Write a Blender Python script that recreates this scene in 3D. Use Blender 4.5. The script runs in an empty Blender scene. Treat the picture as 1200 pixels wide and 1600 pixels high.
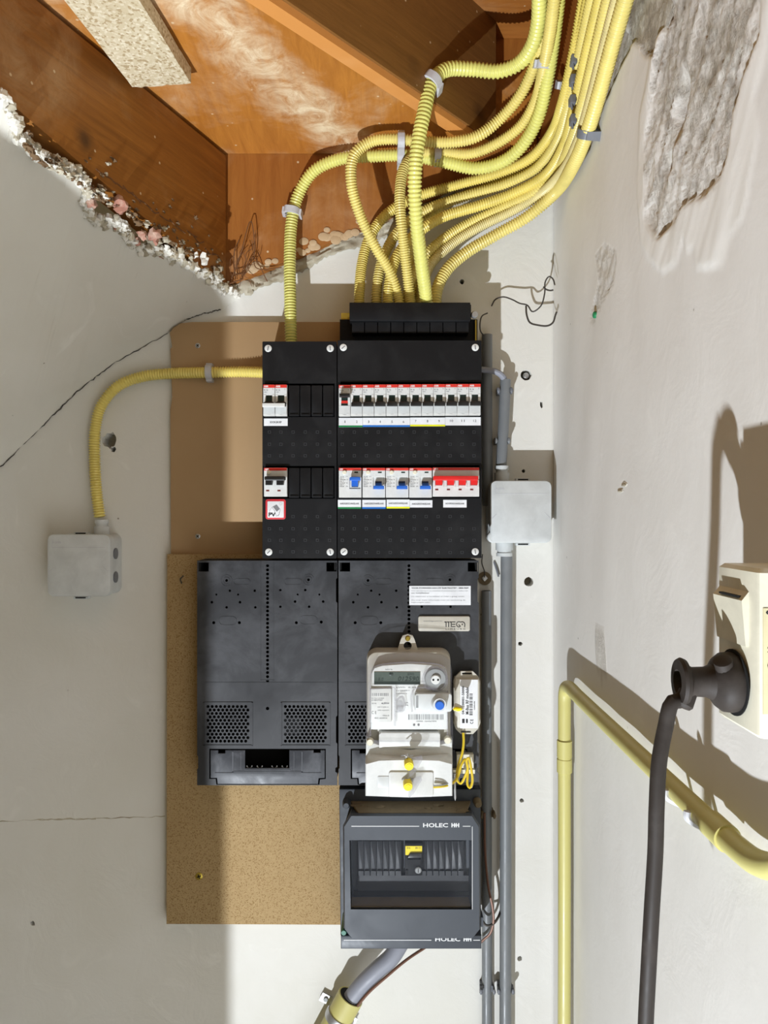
import bpy, bmesh, math, random
from mathutils import Vector, Matrix, noise
random.seed(7)
S = 0.001            # everything below is written in millimetres
F = 1202.0           # focal length in pixels of the 1200x1600 frame
H = 1400.0           # camera height
scn = bpy.context.scene

# ---------------------------------------------------------------- camera
cam = bpy.data.cameras.new('camera'); cam_o = bpy.data.objects.new('camera', cam)
scn.collection.objects.link(cam_o)
cam.sensor_fit = 'VERTICAL'; cam.sensor_height = 36.0; cam.lens = 36.0*F/1600.0
cam.clip_start = 0.02; cam.clip_end = 50
cam_o.location = (0, 0, H*S); cam_o.rotation_euler = (math.pi/2, 0, 0)
scn.camera = cam_o

# ---------------------------------------------------------------- light
LAMP = Vector((-694, -785, -550))     # a work lamp lying on the floor, facing up
world = bpy.data.worlds.new('room_light'); scn.world = world; world.use_nodes = True
world.node_tree.nodes['Background'].inputs[0].default_value = (1.0, 0.80, 0.44, 1)
world.node_tree.nodes['Background'].inputs[1].default_value = 0.17
ld = bpy.data.lights.new('work_lamp', 'AREA'); ld.shape = 'DISK'; ld.size = 0.045
ld.energy = 185; ld.color = (0.87, 0.93, 1.0)
lo = bpy.data.objects.new('work_lamp', ld); scn.collection.objects.link(lo)
lo.location = LAMP*S
lo.rotation_euler = Vector((0.35, -0.25, 1)).to_track_quat('-Z', 'Y').to_euler()
scn.view_settings.view_transform = 'Standard'; scn.view_settings.look = 'None'
scn.view_settings.gamma = 1.0; scn.view_settings.use_curve_mapping = False
scn.view_settings.exposure = 0.0

# ---------------------------------------------------------------- helpers
def W(px, py, Y):                      # a point of the place, from where it shows and how far off it is
    return Vector(((px-600)*Y/F, Y, H-(py-800)*Y/F))
def RX(px, Y): return (px-600)*Y/F
def RZ(py, Y): return H-(py-800)*Y/F
def rect(x0, y0, x1, y1, Y): return RX(x0, Y), RX(x1, Y), RZ(y1, Y), RZ(y0, Y)

def lin(c):
    c = c/255.0
    return c/12.92 if c <= 0.04045 else ((c+0.055)/1.055)**2.4
def rgb(r, g, b): return (lin(r), lin(g), lin(b), 1)

def inset(poly, d):
    n = len(poly); out = []
    area = sum(poly[i][0]*poly[(i+1) % n][1]-poly[(i+1) % n][0]*poly[i][1] for i in range(n))
    sg = 1 if area > 0 else -1
    for i in range(n):
        p0, p1, p2 = Vector(poly[i-1]), Vector(poly[i]), Vector(poly[(i+1) % n])
        e1 = (p1-p0); e2 = (p2-p1)
        if e1.length < 1e-6 or e2.length < 1e-6: out.append(tuple(p1)); continue
        e1.normalize(); e2.normalize()
        n1 = Vector((-e1.y, e1.x))*sg; n2 = Vector((-e2.y, e2.x))*sg
        m = n1+n2
        if m.length < 1e-6: m = n1.copy()
        m.normalize(); k = max(0.35, m.dot(n1))
        out.append(tuple(p1+m*d/k))
    return out
def rrect(x0, x1, z0, z1, r, n=5):
    r = max(0.01, min(r, (x1-x0)/2-0.01, (z1-z0)/2-0.01)); out = []
    for cx, cz, a0 in ((x1-r, z1-r, 0), (x0+r, z1-r, 90), (x0+r, z0+r, 180), (x1-r, z0+r, 270)):
        for k in range(n+1):
            a = math.radians(a0+90*k/n); out.append((cx+r*math.cos(a), cz+r*math.sin(a)))
    return out
def circ(cx, cz, r, n=12, ph=0.0, e=1.0):
    return [(cx+r*math.cos(2*math.pi*k/n+ph), cz+r*e*math.sin(2*math.pi*k/n+ph)) for k in range(n)]

def spline(pts, step):
    P = [Vector(p) for p in pts]
    P = [P[0]*2-P[1]]+P+[P[-1]*2-P[-2]]
    dense = []
    for i in range(1, len(P)-2):
        p0, p1, p2, p3 = P[i-1:i+3]
        t0 = 0; t1 = t0+max(1e-3, (p1-p0).length)**.5; t2 = t1+max(1e-3, (p2-p1).length)**.5; t3 = t2+max(1e-3, (p3-p2).length)**.5
        for k in range(24):
            t = t1+(t2-t1)*k/24
            a1 = p0*((t1-t)/(t1-t0))+p1*((t-t0)/(t1-t0)); a2 = p1*((t2-t)/(t2-t1))+p2*((t-t1)/(t2-t1)); a3 = p2*((t3-t)/(t3-t2))+p3*((t-t2)/(t3-t2))
            b1 = a1*((t2-t)/(t2-t0))+a2*((t-t0)/(t2-t0)); b2 = a2*((t3-t)/(t3-t1))+a3*((t-t1)/(t3-t1))
            dense.append(b1*((t2-t)/(t2-t1))+b2*((t-t1)/(t2-t1)))
    dense.append(P[-2])
    out = [dense[0]]; acc = 0
    for a, b in zip(dense, dense[1:]):
        L = (b-a).length
        while acc+L >= step:
            f = (step-acc)/L; a = a+(b-a)*f; L = (b-a).length; acc = 0; out.append(a)
        acc += L
    if (out[-1]-dense[-1]).length > step*.3: out.append(dense[-1])
    return out

class MB:
    def __init__(s): s.v = []; s.f = []; s.mi = []; s.M = None; s.m = 0
    def add(s, vs, fs):
        o = len(s.v)
        for v in vs:
            v = Vector(v)
            s.v.append(s.M @ v if s.M else v)
        for f in fs: s.f.append(tuple(i+o for i in f)); s.mi.append(s.m)
        return s
    def box(s, x0, x1, y0, y1, z0, z1):
        return s.add([(x0,y0,z0),(x1,y0,z0),(x1,y1,z0),(x0,y1,z0),(x0,y0,z1),(x1,y0,z1),(x1,y1,z1),(x0,y1,z1)],
                     [(0,3,2,1),(4,5,6,7),(0,1,5,4),(1,2,6,5),(2,3,7,6),(3,0,4,7)])
    def loft(s, loops, cap0=True, cap1=True):
        n = len(loops[0]); vs = [p for l in loops for p in l]; fs = []
        for i in range(len(loops)-1):
            for k in range(n):
                k2 = (k+1) % n
                fs.append((i*n+k, i*n+k2, (i+1)*n+k2, (i+1)*n+k))
        if cap0: fs.append(tuple(range(n-1, -1, -1)))
        if cap1: o = (len(loops)-1)*n; fs.append(tuple(range(o, o+n)))
        return s.add(vs, fs)
    def prism(s, poly, yf, yb, b=0.0, grow=0.0):      # outline in x,z seen from the front, from yf back to yb
        area = sum(poly[i][0]*poly[(i+1) % len(poly)][1]-poly[(i+1) % len(poly)][0]*poly[i][1] for i in range(len(poly)))
        if area < 0: poly = poly[::-1]
        loops = []
        if b > 0:
            loops.append([(x, yf, z) for x, z in inset(poly, b)])
            loops.append([(x, yf+b*.3, z) for x, z in inset(poly, b*.3)])
        loops.append([(x, yf+b, z) for x, z in poly])
        back = inset(poly, -grow) if grow else poly
        loops.append([(x, yb, z) for x, z in back])
        return s.loft([l[::-1] for l in loops])
    def rp(s, r4, yf, yb, r=1.5, b=0.8, grow=0.0, n=5): return s.prism(rrect(*r4, r, n), yf, yb, b, grow)
    def cyl(s, p0, p1, r0, r1=None, n=20, cap=True):
        r1 = r0 if r1 is None else r1
        p0, p1 = Vector(p0), Vector(p1); d = (p1-p0).normalized()
        a = d.orthogonal().normalized(); c = d.cross(a)
        return s.loft([[p+(a*math.cos(2*math.pi*k/n)+c*math.sin(2*math.pi*k/n))*r for k in range(n)] for p, r in ((p0, r0), (p1, r1))], cap, cap)
    def lathe(s, p0, d, prof, n=24):
        p0 = Vector(p0); d = Vector(d).normalized(); a = d.orthogonal().normalized(); c = d.cross(a)
        return s.loft([[p0+d*h+(a*math.cos(2*math.pi*k/n)+c*math.sin(2*math.pi*k/n))*max(r, .01) for k in range(n)] for h, r in prof])
    def tube(s, pts, r, n=10, step=4, smooth=True, closed=False):
        P = spline(pts, step) if smooth else [Vector(p) for p in pts]
        loops = []; d = (P[1]-P[0]).normalized(); a = d.orthogonal().normalized()
        for i, p in enumerate(P):
            d = (P[min(i+1, len(P)-1)]-P[max(i-1, 0)]).normalized()
            a = (a-d*a.dot(d)).normalized(); c = d.cross(a)
            rr = r(i) if callable(r) else r
            loops.append([p+(a*math.cos(2*math.pi*k/n)+c*math.sin(2*math.pi*k/n))*rr for k in range(n)])
        return s.loft(loops)
    def blob(s, c, r, n1=8, n2=6, amp=.35, seed=0, sc=(1, 1, 1)):
        c = Vector(c); vs = []; fs = []
        for i in range(n2+1):
            th = math.pi*i/n2
            for k in range(n1):
                ph = 2*math.pi*k/n1
                d = Vector((math.sin(th)*math.cos(ph), math.sin(th)*math.sin(ph), math.cos(th)))
                q = 1+amp*noise.noise(d*1.7+Vector((seed*3.1, seed*1.7, seed)))*2
                vs.append(c+Vector((d.x*sc[0], d.y*sc[1], d.z*sc[2]))*r*q)
        for i in range(n2):
            for k in range(n1):
                k2 = (k+1) % n1; fs.append((i*n1+k, (i+1)*n1+k, (i+1)*n1+k2, i*n1+k2))
        return s.add(vs, fs)
    def mesh(s, me, at=(0, 0, 0)):                    # take in a flat mesh drawn in u,v so that it faces the room
        s.add([(at[0]+v.co.x, at[1]-v.co.z, at[2]+v.co.y) for v in me.vertices], [tuple(p.vertices) for p in me.polygons])
        return s
    def plate(s, outer, holes, yf, t):                # a sheet with real holes
        cu = bpy.data.curves.new('t', 'CURVE'); cu.dimensions = '2D'; cu.fill_mode = 'BOTH'; cu.extrude = t/2
        for pl in [outer]+holes:
            sp = cu.splines.new('POLY'); sp.points.add(len(pl)-1)
            for i, (x, z) in enumerate(pl): sp.points[i].co = (x, z, 0, 1)
            sp.use_cyclic_u = True
        o = bpy.data.objects.new('t', cu); me = bpy.data.meshes.new_from_object(o)
        s.mesh(me, (0, yf+t/2, 0)); bpy.data.objects.remove(o); bpy.data.meshes.remove(me); bpy.data.curves.remove(cu)
        return s
    def text(s, txt, x0, x1, z0, z1, y, bold=0.0, turn=0, ext=.12, shear=0.0):   # lettering fitted into a rectangle
        cu = bpy.data.curves.new('t', 'FONT'); cu.body = txt; cu.size = 10; cu.extrude = .5; cu.offset = bold; cu.resolution_u = 2; cu.shear = shear
        o = bpy.data.objects.new('t', cu); me = bpy.data.meshes.new_from_object(o)
        vs = [v.co.copy() for v in me.vertices]
        if turn == 90: vs = [Vector((-v.y, v.x, v.z)) for v in vs]
        xs = [v.x for v in vs]; ys = [v.y for v in vs]
        ax, bx, ay, by = min(xs), max(xs), min(ys), max(ys)
        out = [(x0+(v.x-ax)/(bx-ax)*(x1-x0), y-v.z*2*ext, z0+(v.y-ay)/(by-ay)*(z1-z0)) for v in vs]
        s.add(out, [tuple(p.vertices) for p in me.polygons])
        bpy.data.objects.remove(o); bpy.data.meshes.remove(me); bpy.data.curves.remove(cu)
        return s
    def build(s, name, mats, parent=None, ang=32, at=None):
        me = bpy.data.meshes.new(name)
        if parent is not None: L = ORG[parent.name]
        elif at is not None: L = Vector(at)
        else:
            xs = [v.x for v in s.v]; ys = [v.y for v in s.v]; zs = [v.z for v in s.v]
            L = Vector(((min(xs)+max(xs))/2, (min(ys)+max(ys))/2, min(zs)))
        me.from_pydata([tuple((v-L)*S) for v in s.v], [], s.f)
        if not isinstance(mats, (list, tuple)): mats = [mats]
        for m in mats: me.materials.append(m)
        me.polygons.foreach_set('material_index', s.mi)
        me.validate(); me.shade_smooth(); me.set_sharp_from_angle(angle=math.radians(ang))
        o = bpy.data.objects.new(name, me); scn.collection.objects.link(o)
        if parent is not None: o.parent = parent
        else: o.location = L*S
        ORG[o.name] = L
        return o
ORG = {}
def thing(name, label, cat, at, group=None):
    o = bpy.data.objects.new(name, None); scn.collection.objects.link(o); o.empty_display_size = .02
    o.location = Vector(at)*S; ORG[o.name] = Vector(at)
    return tag(o, label, cat, group)
def tag(o, label=None, cat=None, group=None, kind=None):
    for k, v in (('label', label), ('category', cat), ('group', group), ('kind', kind)):
        if v: o[k] = v
    return o
def copy_tree(o, parent=None):
    c = o.copy(); scn.collection.objects.link(c); ORG[c.name] = ORG[o.name]
    if parent is not None: c.parent = parent
    for ch in list(o.children): copy_tree(ch, c)
    return c

# ---------------------------------------------------------------- materials
def nodes(name):
    m = bpy.data.materials.new(name); m.use_nodes = True
    nt = m.node_tree; b = nt.nodes['Principled BSDF']
    return m, nt, b
def N(nt, t, **kw):
    n = nt.nodes.new(t)
    for k, v in kw.items():
        if hasattr(n, k) and not k.startswith('i_'): setattr(n, k, v)
        else: n.inputs[k[2:].replace('_', ' ')].default_value = v
    return n
def ramp(nt, src, stops, interp='LINEAR'):
    r = nt.nodes.new('ShaderNodeValToRGB'); r.color_ramp.interpolation = interp
    while len(r.color_ramp.elements) > len(stops): r.color_ramp.elements.remove(r.color_ramp.elements[-1])
    for i, (p, c) in enumerate(stops):
        e = r.color_ramp.elements[i] if i < len(r.color_ramp.elements) else r.color_ramp.elements.new(p)
        e.position = p; e.color = c if len(c) == 4 else (*c, 1)
    nt.links.new(src, r.inputs[0]); return r.outputs[0]
def g(v): return (v, v, v, 1)
def mix(nt, f, a, b):
    m = nt.nodes.new('ShaderNodeMix'); m.data_type = 'RGBA'
    for k, x in ((0, f), (6, a), (7, b)):
        if isinstance(x, (int, float)): m.inputs[k].default_value = x
        elif isinstance(x, tuple): m.inputs[k].default_value = x
        else: nt.links.new(x, m.inputs[k])
    return m.outputs[2]
def coords(nt, scale=(1, 1, 1), rot=(0, 0, 0)):
    tc = nt.nodes.new('ShaderNodeTexCoord'); mp = nt.nodes.new('ShaderNodeMapping')
    mp.inputs['Scale'].default_value = scale; mp.inputs['Rotation'].default_value = rot
    nt.links.new(tc.outputs['Object'], mp.inputs[0]); return mp.outputs[0]
def noi(nt, vec, sc, det=4, rough=.55, dist=0):
    n = nt.nodes.new('ShaderNodeTexNoise'); n.inputs['Scale'].default_value = sc; n.inputs['Detail'].default_value = det
    n.inputs['Roughness'].default_value = rough; n.inputs['Distortion'].default_value = dist
    nt.links.new(vec, n.inputs['Vector']); return n.outputs['Fac']
def bump(nt, b, h, st, dist=.001):
    n = nt.nodes.new('ShaderNodeBump'); n.inputs['Strength'].default_value = st; n.inputs['Distance'].default_value = dist
    nt.links.new(h, n.inputs['Height']); nt.links.new(n.outputs[0], b.inputs['Normal'])

def plain(name, c, rough=.45, metal=0.0, dust=0.0, dustc=(150, 145, 135), sc=30, spec=.5, bmp=0.0):
    m, nt, b = nodes(name); b.inputs['Base Color'].default_value = rgb(*c)
    b.inputs['Roughness'].default_value = rough; b.inputs['Metallic'].default_value = metal
    b.inputs['Specular IOR Level'].default_value = spec
    v = coords(nt)
    f = noi(nt, v, sc, 6, .65, .4)
    if dust > 0:
        k = ramp(nt, f, [(.48, g(0)), (.78, g(dust))])
        nt.links.new(mix(nt, k, rgb(*c), rgb(*dustc)), b.inputs['Base Color'])
        nt.links.new(ramp(nt, f, [(.35, g(rough)), (.75, g(min(1, rough+.3)))]), b.inputs['Roughness'])
    else:
        c2 = tuple(x*.94 for x in c)
        nt.links.new(mix(nt, ramp(nt, f, [(.4, g(0)), (.65, g(1))]), rgb(*c), rgb(*c2)), b.inputs['Base Color'])
    if bmp: bump(nt, b, noi(nt, v, 400, 3), bmp, .0005)
    return m

def plaster(name, c, c2, blot=2.5, bm=.35, scratch=0.0, specks=True):
    m, nt, b = nodes(name); v = coords(nt)
    n1 = noi(nt, v, blot, 5, .6, .3); n2 = noi(nt, v, 60, 6, .7); n3 = noi(nt, v, 14, 4, .6, 1.2)
    col = mix(nt, ramp(nt, n1, [(.35, g(0)), (.68, g(1))]), rgb(*c), rgb(*c2))
    col = mix(nt, ramp(nt, n3, [(.62, g(0)), (.8, g(.35))]), col, rgb(246, 244, 238))
    if specks:
        vo = N(nt, 'ShaderNodeTexVoronoi', i_Scale=26.0); nt.links.new(v, vo.inputs['Vector'])
        n5 = noi(nt, v, 9, 2)
        mm = nt.nodes.new('ShaderNodeMath'); mm.operation = 'MULTIPLY'
        nt.links.new(ramp(nt, vo.outputs['Distance'], [(.035, g(1)), (.06, g(0))]), mm.inputs[0])
        nt.links.new(ramp(nt, n5, [(.56, g(0)), (.6, g(1))]), mm.inputs[1])
        col = mix(nt, mm.outputs[0], col, rgb(120, 108, 92))
    nt.links.new(col, b.inputs['Base Color'])
    b.inputs['Roughness'].default_value = .62; b.inputs['Specular IOR Level'].default_value = .3
    ad = nt.nodes.new('ShaderNodeMath'); ad.operation = 'MULTIPLY_ADD'; ad.inputs[1].default_value = .25
    nt.links.new(n2, ad.inputs[0]); nt.links.new(n3, ad.inputs[2])
    bump(nt, b, ad.outputs[0], bm, .004)
    return m, nt, b, col, v

def wood(name, c, c2, grain=(3, 40, 40), rot=(0, 0, 0), stain=.3, sthr=.6, band=None, stainc=(205, 185, 150), knots=True, blotc=None):
    m, nt, b = nodes(name); v = coords(nt, grain, rot); v0 = coords(nt)
    n1 = noi(nt, v, 3.0, 8, .65, .6); n2 = noi(nt, v0, 5, 6, .62, .5); n3 = noi(nt, v0, 22, 6, .75, 1.0)
    col = mix(nt, ramp(nt, n1, [(.3, g(0)), (.72, g(1))]), rgb(*c), rgb(*c2))
    if knots:
        vo = N(nt, 'ShaderNodeTexVoronoi', i_Scale=3.2); nt.links.new(coords(nt, (1, 1.4, 1.4), rot), vo.inputs['Vector'])
        col = mix(nt, ramp(nt, vo.outputs['Distance'], [(.03, g(.85)), (.06, g(.35)), (.1, g(0))]), col, rgb(60, 38, 22))
    # plaster smears and wear
    ml = nt.nodes.new('ShaderNodeMath'); ml.operation = 'MULTIPLY'
    nt.links.new(ramp(nt, n2, [(sthr-.12, g(0)), (sthr+.1, g(1))]), ml.inputs[0])
    nt.links.new(ramp(nt, n3, [(.35, g(.15)), (.62, g(1))]), ml.inputs[1])
    fac = nt.nodes.new('ShaderNodeMath'); fac.operation = 'MULTIPLY'; fac.inputs[1].default_value = stain
    nt.links.new(ml.outputs[0], fac.inputs[0]); fo = fac.outputs[0]
    if band:            # a smear running along a line of the board: direction n (unit, in x,y), offset, half width, strength
        (nx, ny, off, hw, st) = band
        tc = nt.nodes.new('ShaderNodeTexCoord'); dp = nt.nodes.new('ShaderNodeVectorMath'); dp.operation = 'DOT_PRODUCT'
        dp.inputs[1].default_value = (nx, ny, 0); nt.links.new(tc.outputs['Object'], dp.inputs[0])
        a = nt.nodes.new('ShaderNodeMath'); a.operation = 'SUBTRACT'; a.inputs[1].default_value = off; nt.links.new(dp.outputs['Value'], a.inputs[0])
        w2 = nt.nodes.new('ShaderNodeMath'); w2.operation = 'MULTIPLY_ADD'; w2.inputs[1].default_value = hw*2.0; w2.inputs[2].default_value = -hw*1.0
        nt.links.new(noi(nt, v0, 7, 5, .7, .8), w2.inputs[0])
        a2 = nt.nodes.new('ShaderNodeMath'); a2.operation = 'ADD'; nt.links.new(a.outputs[0], a2.inputs[0]); nt.links.new(w2.outputs[0], a2.inputs[1])
        ab = nt.nodes.new('ShaderNodeMath'); ab.operation = 'ABSOLUTE'; nt.links.new(a2.outputs[0], ab.inputs[0])
        r_ = ramp(nt, ab.outputs[0], [(0, g(1)), (hw, g(0))])
        m4 = nt.nodes.new('ShaderNodeMath'); m4.operation = 'MULTIPLY'; nt.links.new(r_, m4.inputs[0])
        nt.links.new(ramp(nt, n3, [(.34, g(.1)), (.6, g(st))]), m4.inputs[1])
        mx = nt.nodes.new('ShaderNodeMath'); mx.operation = 'MAXIMUM'; nt.links.new(m4.outputs[0], mx.inputs[0]); nt.links.new(fo, mx.inputs[1]); fo = mx.outputs[0]
    col = mix(nt, fo, col, rgb(*stainc))
    vo = N(nt, 'ShaderNodeTexVoronoi', i_Scale=38.0); nt.links.new(v0, vo.inputs['Vector'])
    col = mix(nt, ramp(nt, vo.outputs['Distance'], [(.05, g(.7)), (.08, g(0))]), col, rgb(215, 195, 160))
    nt.links.new(col, b.inputs['Base Color'])
    b.inputs['Roughness'].default_value = .5; b.inputs['Specular IOR Level'].default_value = .3
    bump(nt, b, n1, .25, .002)
    return m

wallM, *_ = plaster('white_wall_plaster', (224, 222, 216), (214, 211, 201))
wallL = wallM
M = {}
M['soffit'] = plaster('soffit_plaster', (226, 223, 214), (214, 209, 197), 2.0, .25)[0]
M['wood'] = wood('stained_pine', (164, 104, 46), (140, 84, 34), (3, 30, 30), (0, 0, math.radians(70)), .35, .6)
M['wood_l'] = wood('stained_pine_string', (150, 96, 38), (120, 74, 28), (2.5, 2.5, 40), (0, 0, 0), .55, .62, stainc=(190, 160, 120))
M['wood_t'] = wood('smeared_pine_tread', (186, 122, 50), (156, 96, 36), (26, 3, 20), (0, 0, math.radians(-40)), .5, .6, band=(.914, -.406, -.05, .06, .95), stainc=(232, 214, 180))
M['wood_d'] = wood('dark_pine_riser', (132, 92, 46), (112, 76, 36), (3, 3, 34), (0, 0, 0), .1, .7)
M['wood_b'] = wood('pale_pine_string', (158, 100, 42), (136, 80, 30), (26, 26, 3), (0, 0, 0), .35, .62, stainc=(215, 180, 140))
def chip(name, a, b_, c_, sc=330, big=None):
    m, nt, b = nodes(name); v = coords(nt)
    vo = N(nt, 'ShaderNodeTexVoronoi', i_Scale=float(sc)); nt.links.new(v, vo.inputs['Vector'])
    sp = nt.nodes.new('ShaderNodeSeparateColor'); nt.links.new(vo.outputs['Color'], sp.inputs[0])
    col = ramp(nt, sp.outputs[0], [(0, rgb(*c_)), (.16, rgb(*c_)), (.2, rgb(*a)), (.6, rgb(*a)), (1, rgb(*b_))])
    col = mix(nt, ramp(nt, noi(nt, v, 8, 4), [(.4, g(0)), (.7, g(.25))]), col, rgb(*c_))
    nt.links.new(col, b.inputs['Base Color']); b.inputs['Roughness'].default_value = .75; b.inputs['Specular IOR Level'].default_value = .2
    bump(nt, b, vo.outputs['Distance'], .2, .0008)
    return m
M['chip'] = chip('chipboard', (166, 140, 99), (176, 150, 108), (142, 114, 74), 720)
M['chip_g'] = chip('pale_flake_board', (200, 186, 156), (222, 212, 188), (170, 150, 116), 330)
M['mdf'] = plain('brown_hardboard', (170, 140, 103), .6, 0, .25, (186, 160, 126), 7, .2)
M['black'] = plain('black_abs', (18, 18, 20), .5, 0, .07, (120, 120, 118), 13, .22)
M['black2'] = plain('black_insert', (17, 17, 19), .5, 0, .05, (120, 118, 114), 24, .22)
M['knock'] = plain('lighter_black_abs', (42, 43, 46), .6)  # slightly lighter black for the raised knockout squares
M['void'] = plain('recess_shade', (10, 10, 10), .9)  # near-black colour painting in the shade of holes, slots and hollows
M['plate'] = plain('slate_black_plate', (37, 38, 42), .36, 0, .2, (150, 152, 158), 9)
M['plate2'] = plain('plate_flap', (50, 52, 58), .35, 0, .3, (150, 152, 158), 24)
M['holec'] = plain('dark_grey_case', (52, 57, 65), .4, 0, .10, (140, 140, 140), 14)
M['holec_d'] = plain('dark_blue_grey_insert', (25, 27, 33), .4, 0, .06, (120, 120, 125), 20)
M['dust'] = plain('dusty_ledge', (118, 104, 82), .95, 0, .6, (90, 80, 66), 40, .1)
M['white'] = plain('white_abs', (220, 221, 218), .4)
M['white2'] = plain('light_grey_abs', (214, 217, 216), .45)
M['cream'] = plain('cream_abs', (226, 221, 200), .4)
M['beige'] = plain('yellowed_white_abs', (198, 193, 180), .45)
M['paper'] = plain('white_paper', (230, 231, 233), .6)
M['red'] = plain('red_print', (214, 52, 42), .4)
M['redsw'] = plain('red_toggle', (222, 36, 34), .35)
M['blue'] = plain('blue_toggle', (40, 105, 205), .35)
M['dblue'] = plain('dark_blue_window', (18, 48, 92), .3)
M['green'] = plain('green_stripe', (20, 128, 70), .5)
M['bstripe'] = plain('blue_stripe', (10, 110, 200), .5)
M['ystripe'] = plain('yellow_stripe', (232, 232, 20), .5)
M['dgreen'] = plain('dark_green_window', (30, 50, 46), .3)
M['ink'] = plain('black_print', (35, 33, 34), .6)
M['grey_ink'] = plain('grey_print', (120, 120, 122), .6)
M['wink'] = plain('white_print', (225, 225, 225), .5)
M['boxg'] = plain('light_grey_box', (206, 209, 208), .5)
M['clip'] = plain('grey_clip', (196, 196, 200), .5)
M['dclip'] = plain('dark_grey_clip', (110, 112, 118), .5)
M['pipe'] = plain('grey_pvc', (116, 119, 121), .33, 0, .2, (165, 165, 163), 20)
M['yel'] = plain('yellow_conduit', (228, 210, 122), .36, 0, 0)
M['yel2'] = plain('lime_yellow_conduit', (222, 218, 122), .36)
M['yel3'] = plain('deep_yellow_conduit', (230, 210, 112), .36)
M['ypipe'] = plain('old_yellow_pipe', (198, 190, 118), .32, 0, .2, (190, 180, 130), 12)
M['seal'] = plain('yellow_seal', (252, 226, 20), .35)
M['ycab'] = plain('yellow_cable', (226, 196, 50), .4)
M['gcab'] = plain('grey_cable', (140, 142, 152), .45, 0, .2, (120, 110, 95), 22)
M['bcab'] = plain('brown_cord', (48, 42, 38), .5, 0, .22, (110, 102, 96), 30, .3)
M['copper'] = plain('copper', (112, 76, 58), .45, .25)
M['steel'] = plain('zinc_steel', (190, 190, 190), .35, .8)
M['brass'] = plain('brass', (190, 165, 70), .35, .8)
M['wire'] = plain('dark_wire', (62, 56, 50), .6)
M['straw'] = plain('reed_straw', (110, 72, 40), .8)
M['mortar'] = plaster('grey_mortar', (196, 188, 168), (150, 138, 116), 14, 1.0)[0]
M['brick'] = plain('pink_brick', (166, 116, 98), .9, 0, .7, (225, 210, 190), 60)
M['floor'] = plain('concrete_floor', (105, 95, 84), .8)
M['lcd'] = plain('lcd_glass', (88, 98, 92), .2)
M['greyd'] = plain('grey_port', (150, 152, 152), .4)
M['black_r'] = plain('black_toggle', (26, 25, 25), .35)
def clear(name, tint, a):
    m, nt, b = nodes(name); b.inputs['Base Color'].default_value = rgb(*tint); b.inputs['Roughness'].default_value = .08
    b.inputs['Alpha'].default_value = a; return m
M['clear'] = clear('clear_polycarbonate', (150, 148, 160), .20)
M['clear2'] = clear('clear_window', (120, 125, 135), .05)
# ================================================================ THE SETTING
WALL = 1270.0; XR = 280.0
def hole(px, py, r, n=10, j=.2, e=1.0, sd=0):
    random.seed(sd+int(px)); c = W(px, py, WALL)
    return [(c.x+math.cos(2*math.pi*k/n)*r*(1+random.uniform(-j, j)), c.z+math.sin(2*math.pi*k/n)*r*e*(1+random.uniform(-j, j))) for k in range(n)]
HOLES = [hole(822, 586, 9, 14, .06), hole(826, 909, 8, 12, .06), hole(171, 688, 10, 13, .25, 1.4), hole(815, 1251, 3.5), hole(812, 1498, 4.5, 9, .2, .9),
         hole(813, 1006, 3.5), hole(722, 440, 3.6, 8, .2, 1.3), hole(818, 736, 3, 8, .1), hole(51, 1443, 4, 9, .3), hole(846, 632, 3, 8, .3, 1.8), hole(177, 702, 4, 8, .2, 1.4)]
m = MB()
m.plate([(-1150, -620), (XR+30, -620), (XR+30, 2450), (-1150, 2450)], HOLES, WALL, 30)
m.m = 1; m.box(-1150, XR+30, WALL+30.5, WALL+80, -620, 2450)
tag(m.build('wall_back', [wallM, M['mortar']]), kind='structure')
# hairline cracks in the back wall
m = MB()
def crack(pts, w, Y, seed=1, sub=14):
    random.seed(seed); P = []
    for (a, b_) in zip(pts, pts[1:]):
        for k in range(sub):
            t = k/sub; P.append((a[0]+(b_[0]-a[0])*t+random.uniform(-.8, .8), a[1]+(b_[1]-a[1])*t+random.uniform(-1.3, 1.3)))
    P.append(pts[-1])
    m.tube([W(x, y, Y) for x, y in P], lambda i: w*random.uniform(.35, 1.2), 5, 4, False)
crack([(-100, 1288), (60, 1281), (160, 1279), (258, 1275)], .9, WALL+.2, 4)
crack([(60, 1281), (150, 1279)], 1.3, WALL+.1, 9)
tag(m.build('trim_2', M['mortar']), kind='structure')

# wall_right: a fine relief where the plaster is broken away
def tow(px, py): Y = XR*F/(px-600); return (Y, RZ(py, Y))
def poly_d(p, poly):
    x, y = p; ins = False; d = 1e9; n = len(poly)
    for i in range(n):
        x1, y1 = poly[i-1]; x2, y2 = poly[i]
        if (y1 > y) != (y2 > y) and x < (x2-x1)*(y-y1)/(y2-y1)+x1: ins = not ins
        dx, dy = x2-x1, y2-y1; t = max(0, min(1, ((x-x1)*dx+(y-y1)*dy)/(dx*dx+dy*dy+1e-9)))
        d = min(d, math.hypot(x-x1-t*dx, y-y1-t*dy))
    return d if ins else -d
SM = lambda a, b_, x: max(0, min(1, (x-a)/(b_-a)))
SCAR = [tow(*p) for p in [(1070, -60), (1040, 30), (1022, 90), (1016, 150), (1008, 230), (1008, 330), (1020, 375), (1052, 352), (1068, 330), (1095, 310), (1125, 280), (1140, 230), (1150, 180), (1165, 110), (1185, 60), (1188, -60)]]
SMEAR = [tow(*p) for p in [(1050, -60), (1012, 100), (1000, 180), (996, 300), (1002, 380), (1012, 408), (1036, 424), (1056, 415), (1070, 372), (1074, 398), (1085, 384), (1088, 418), (1128, 416), (1140, 370), (1160, 340), (1172, 290), (1186, 200), (1180, 150), (1200, 90), (1210, -60)]]
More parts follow.
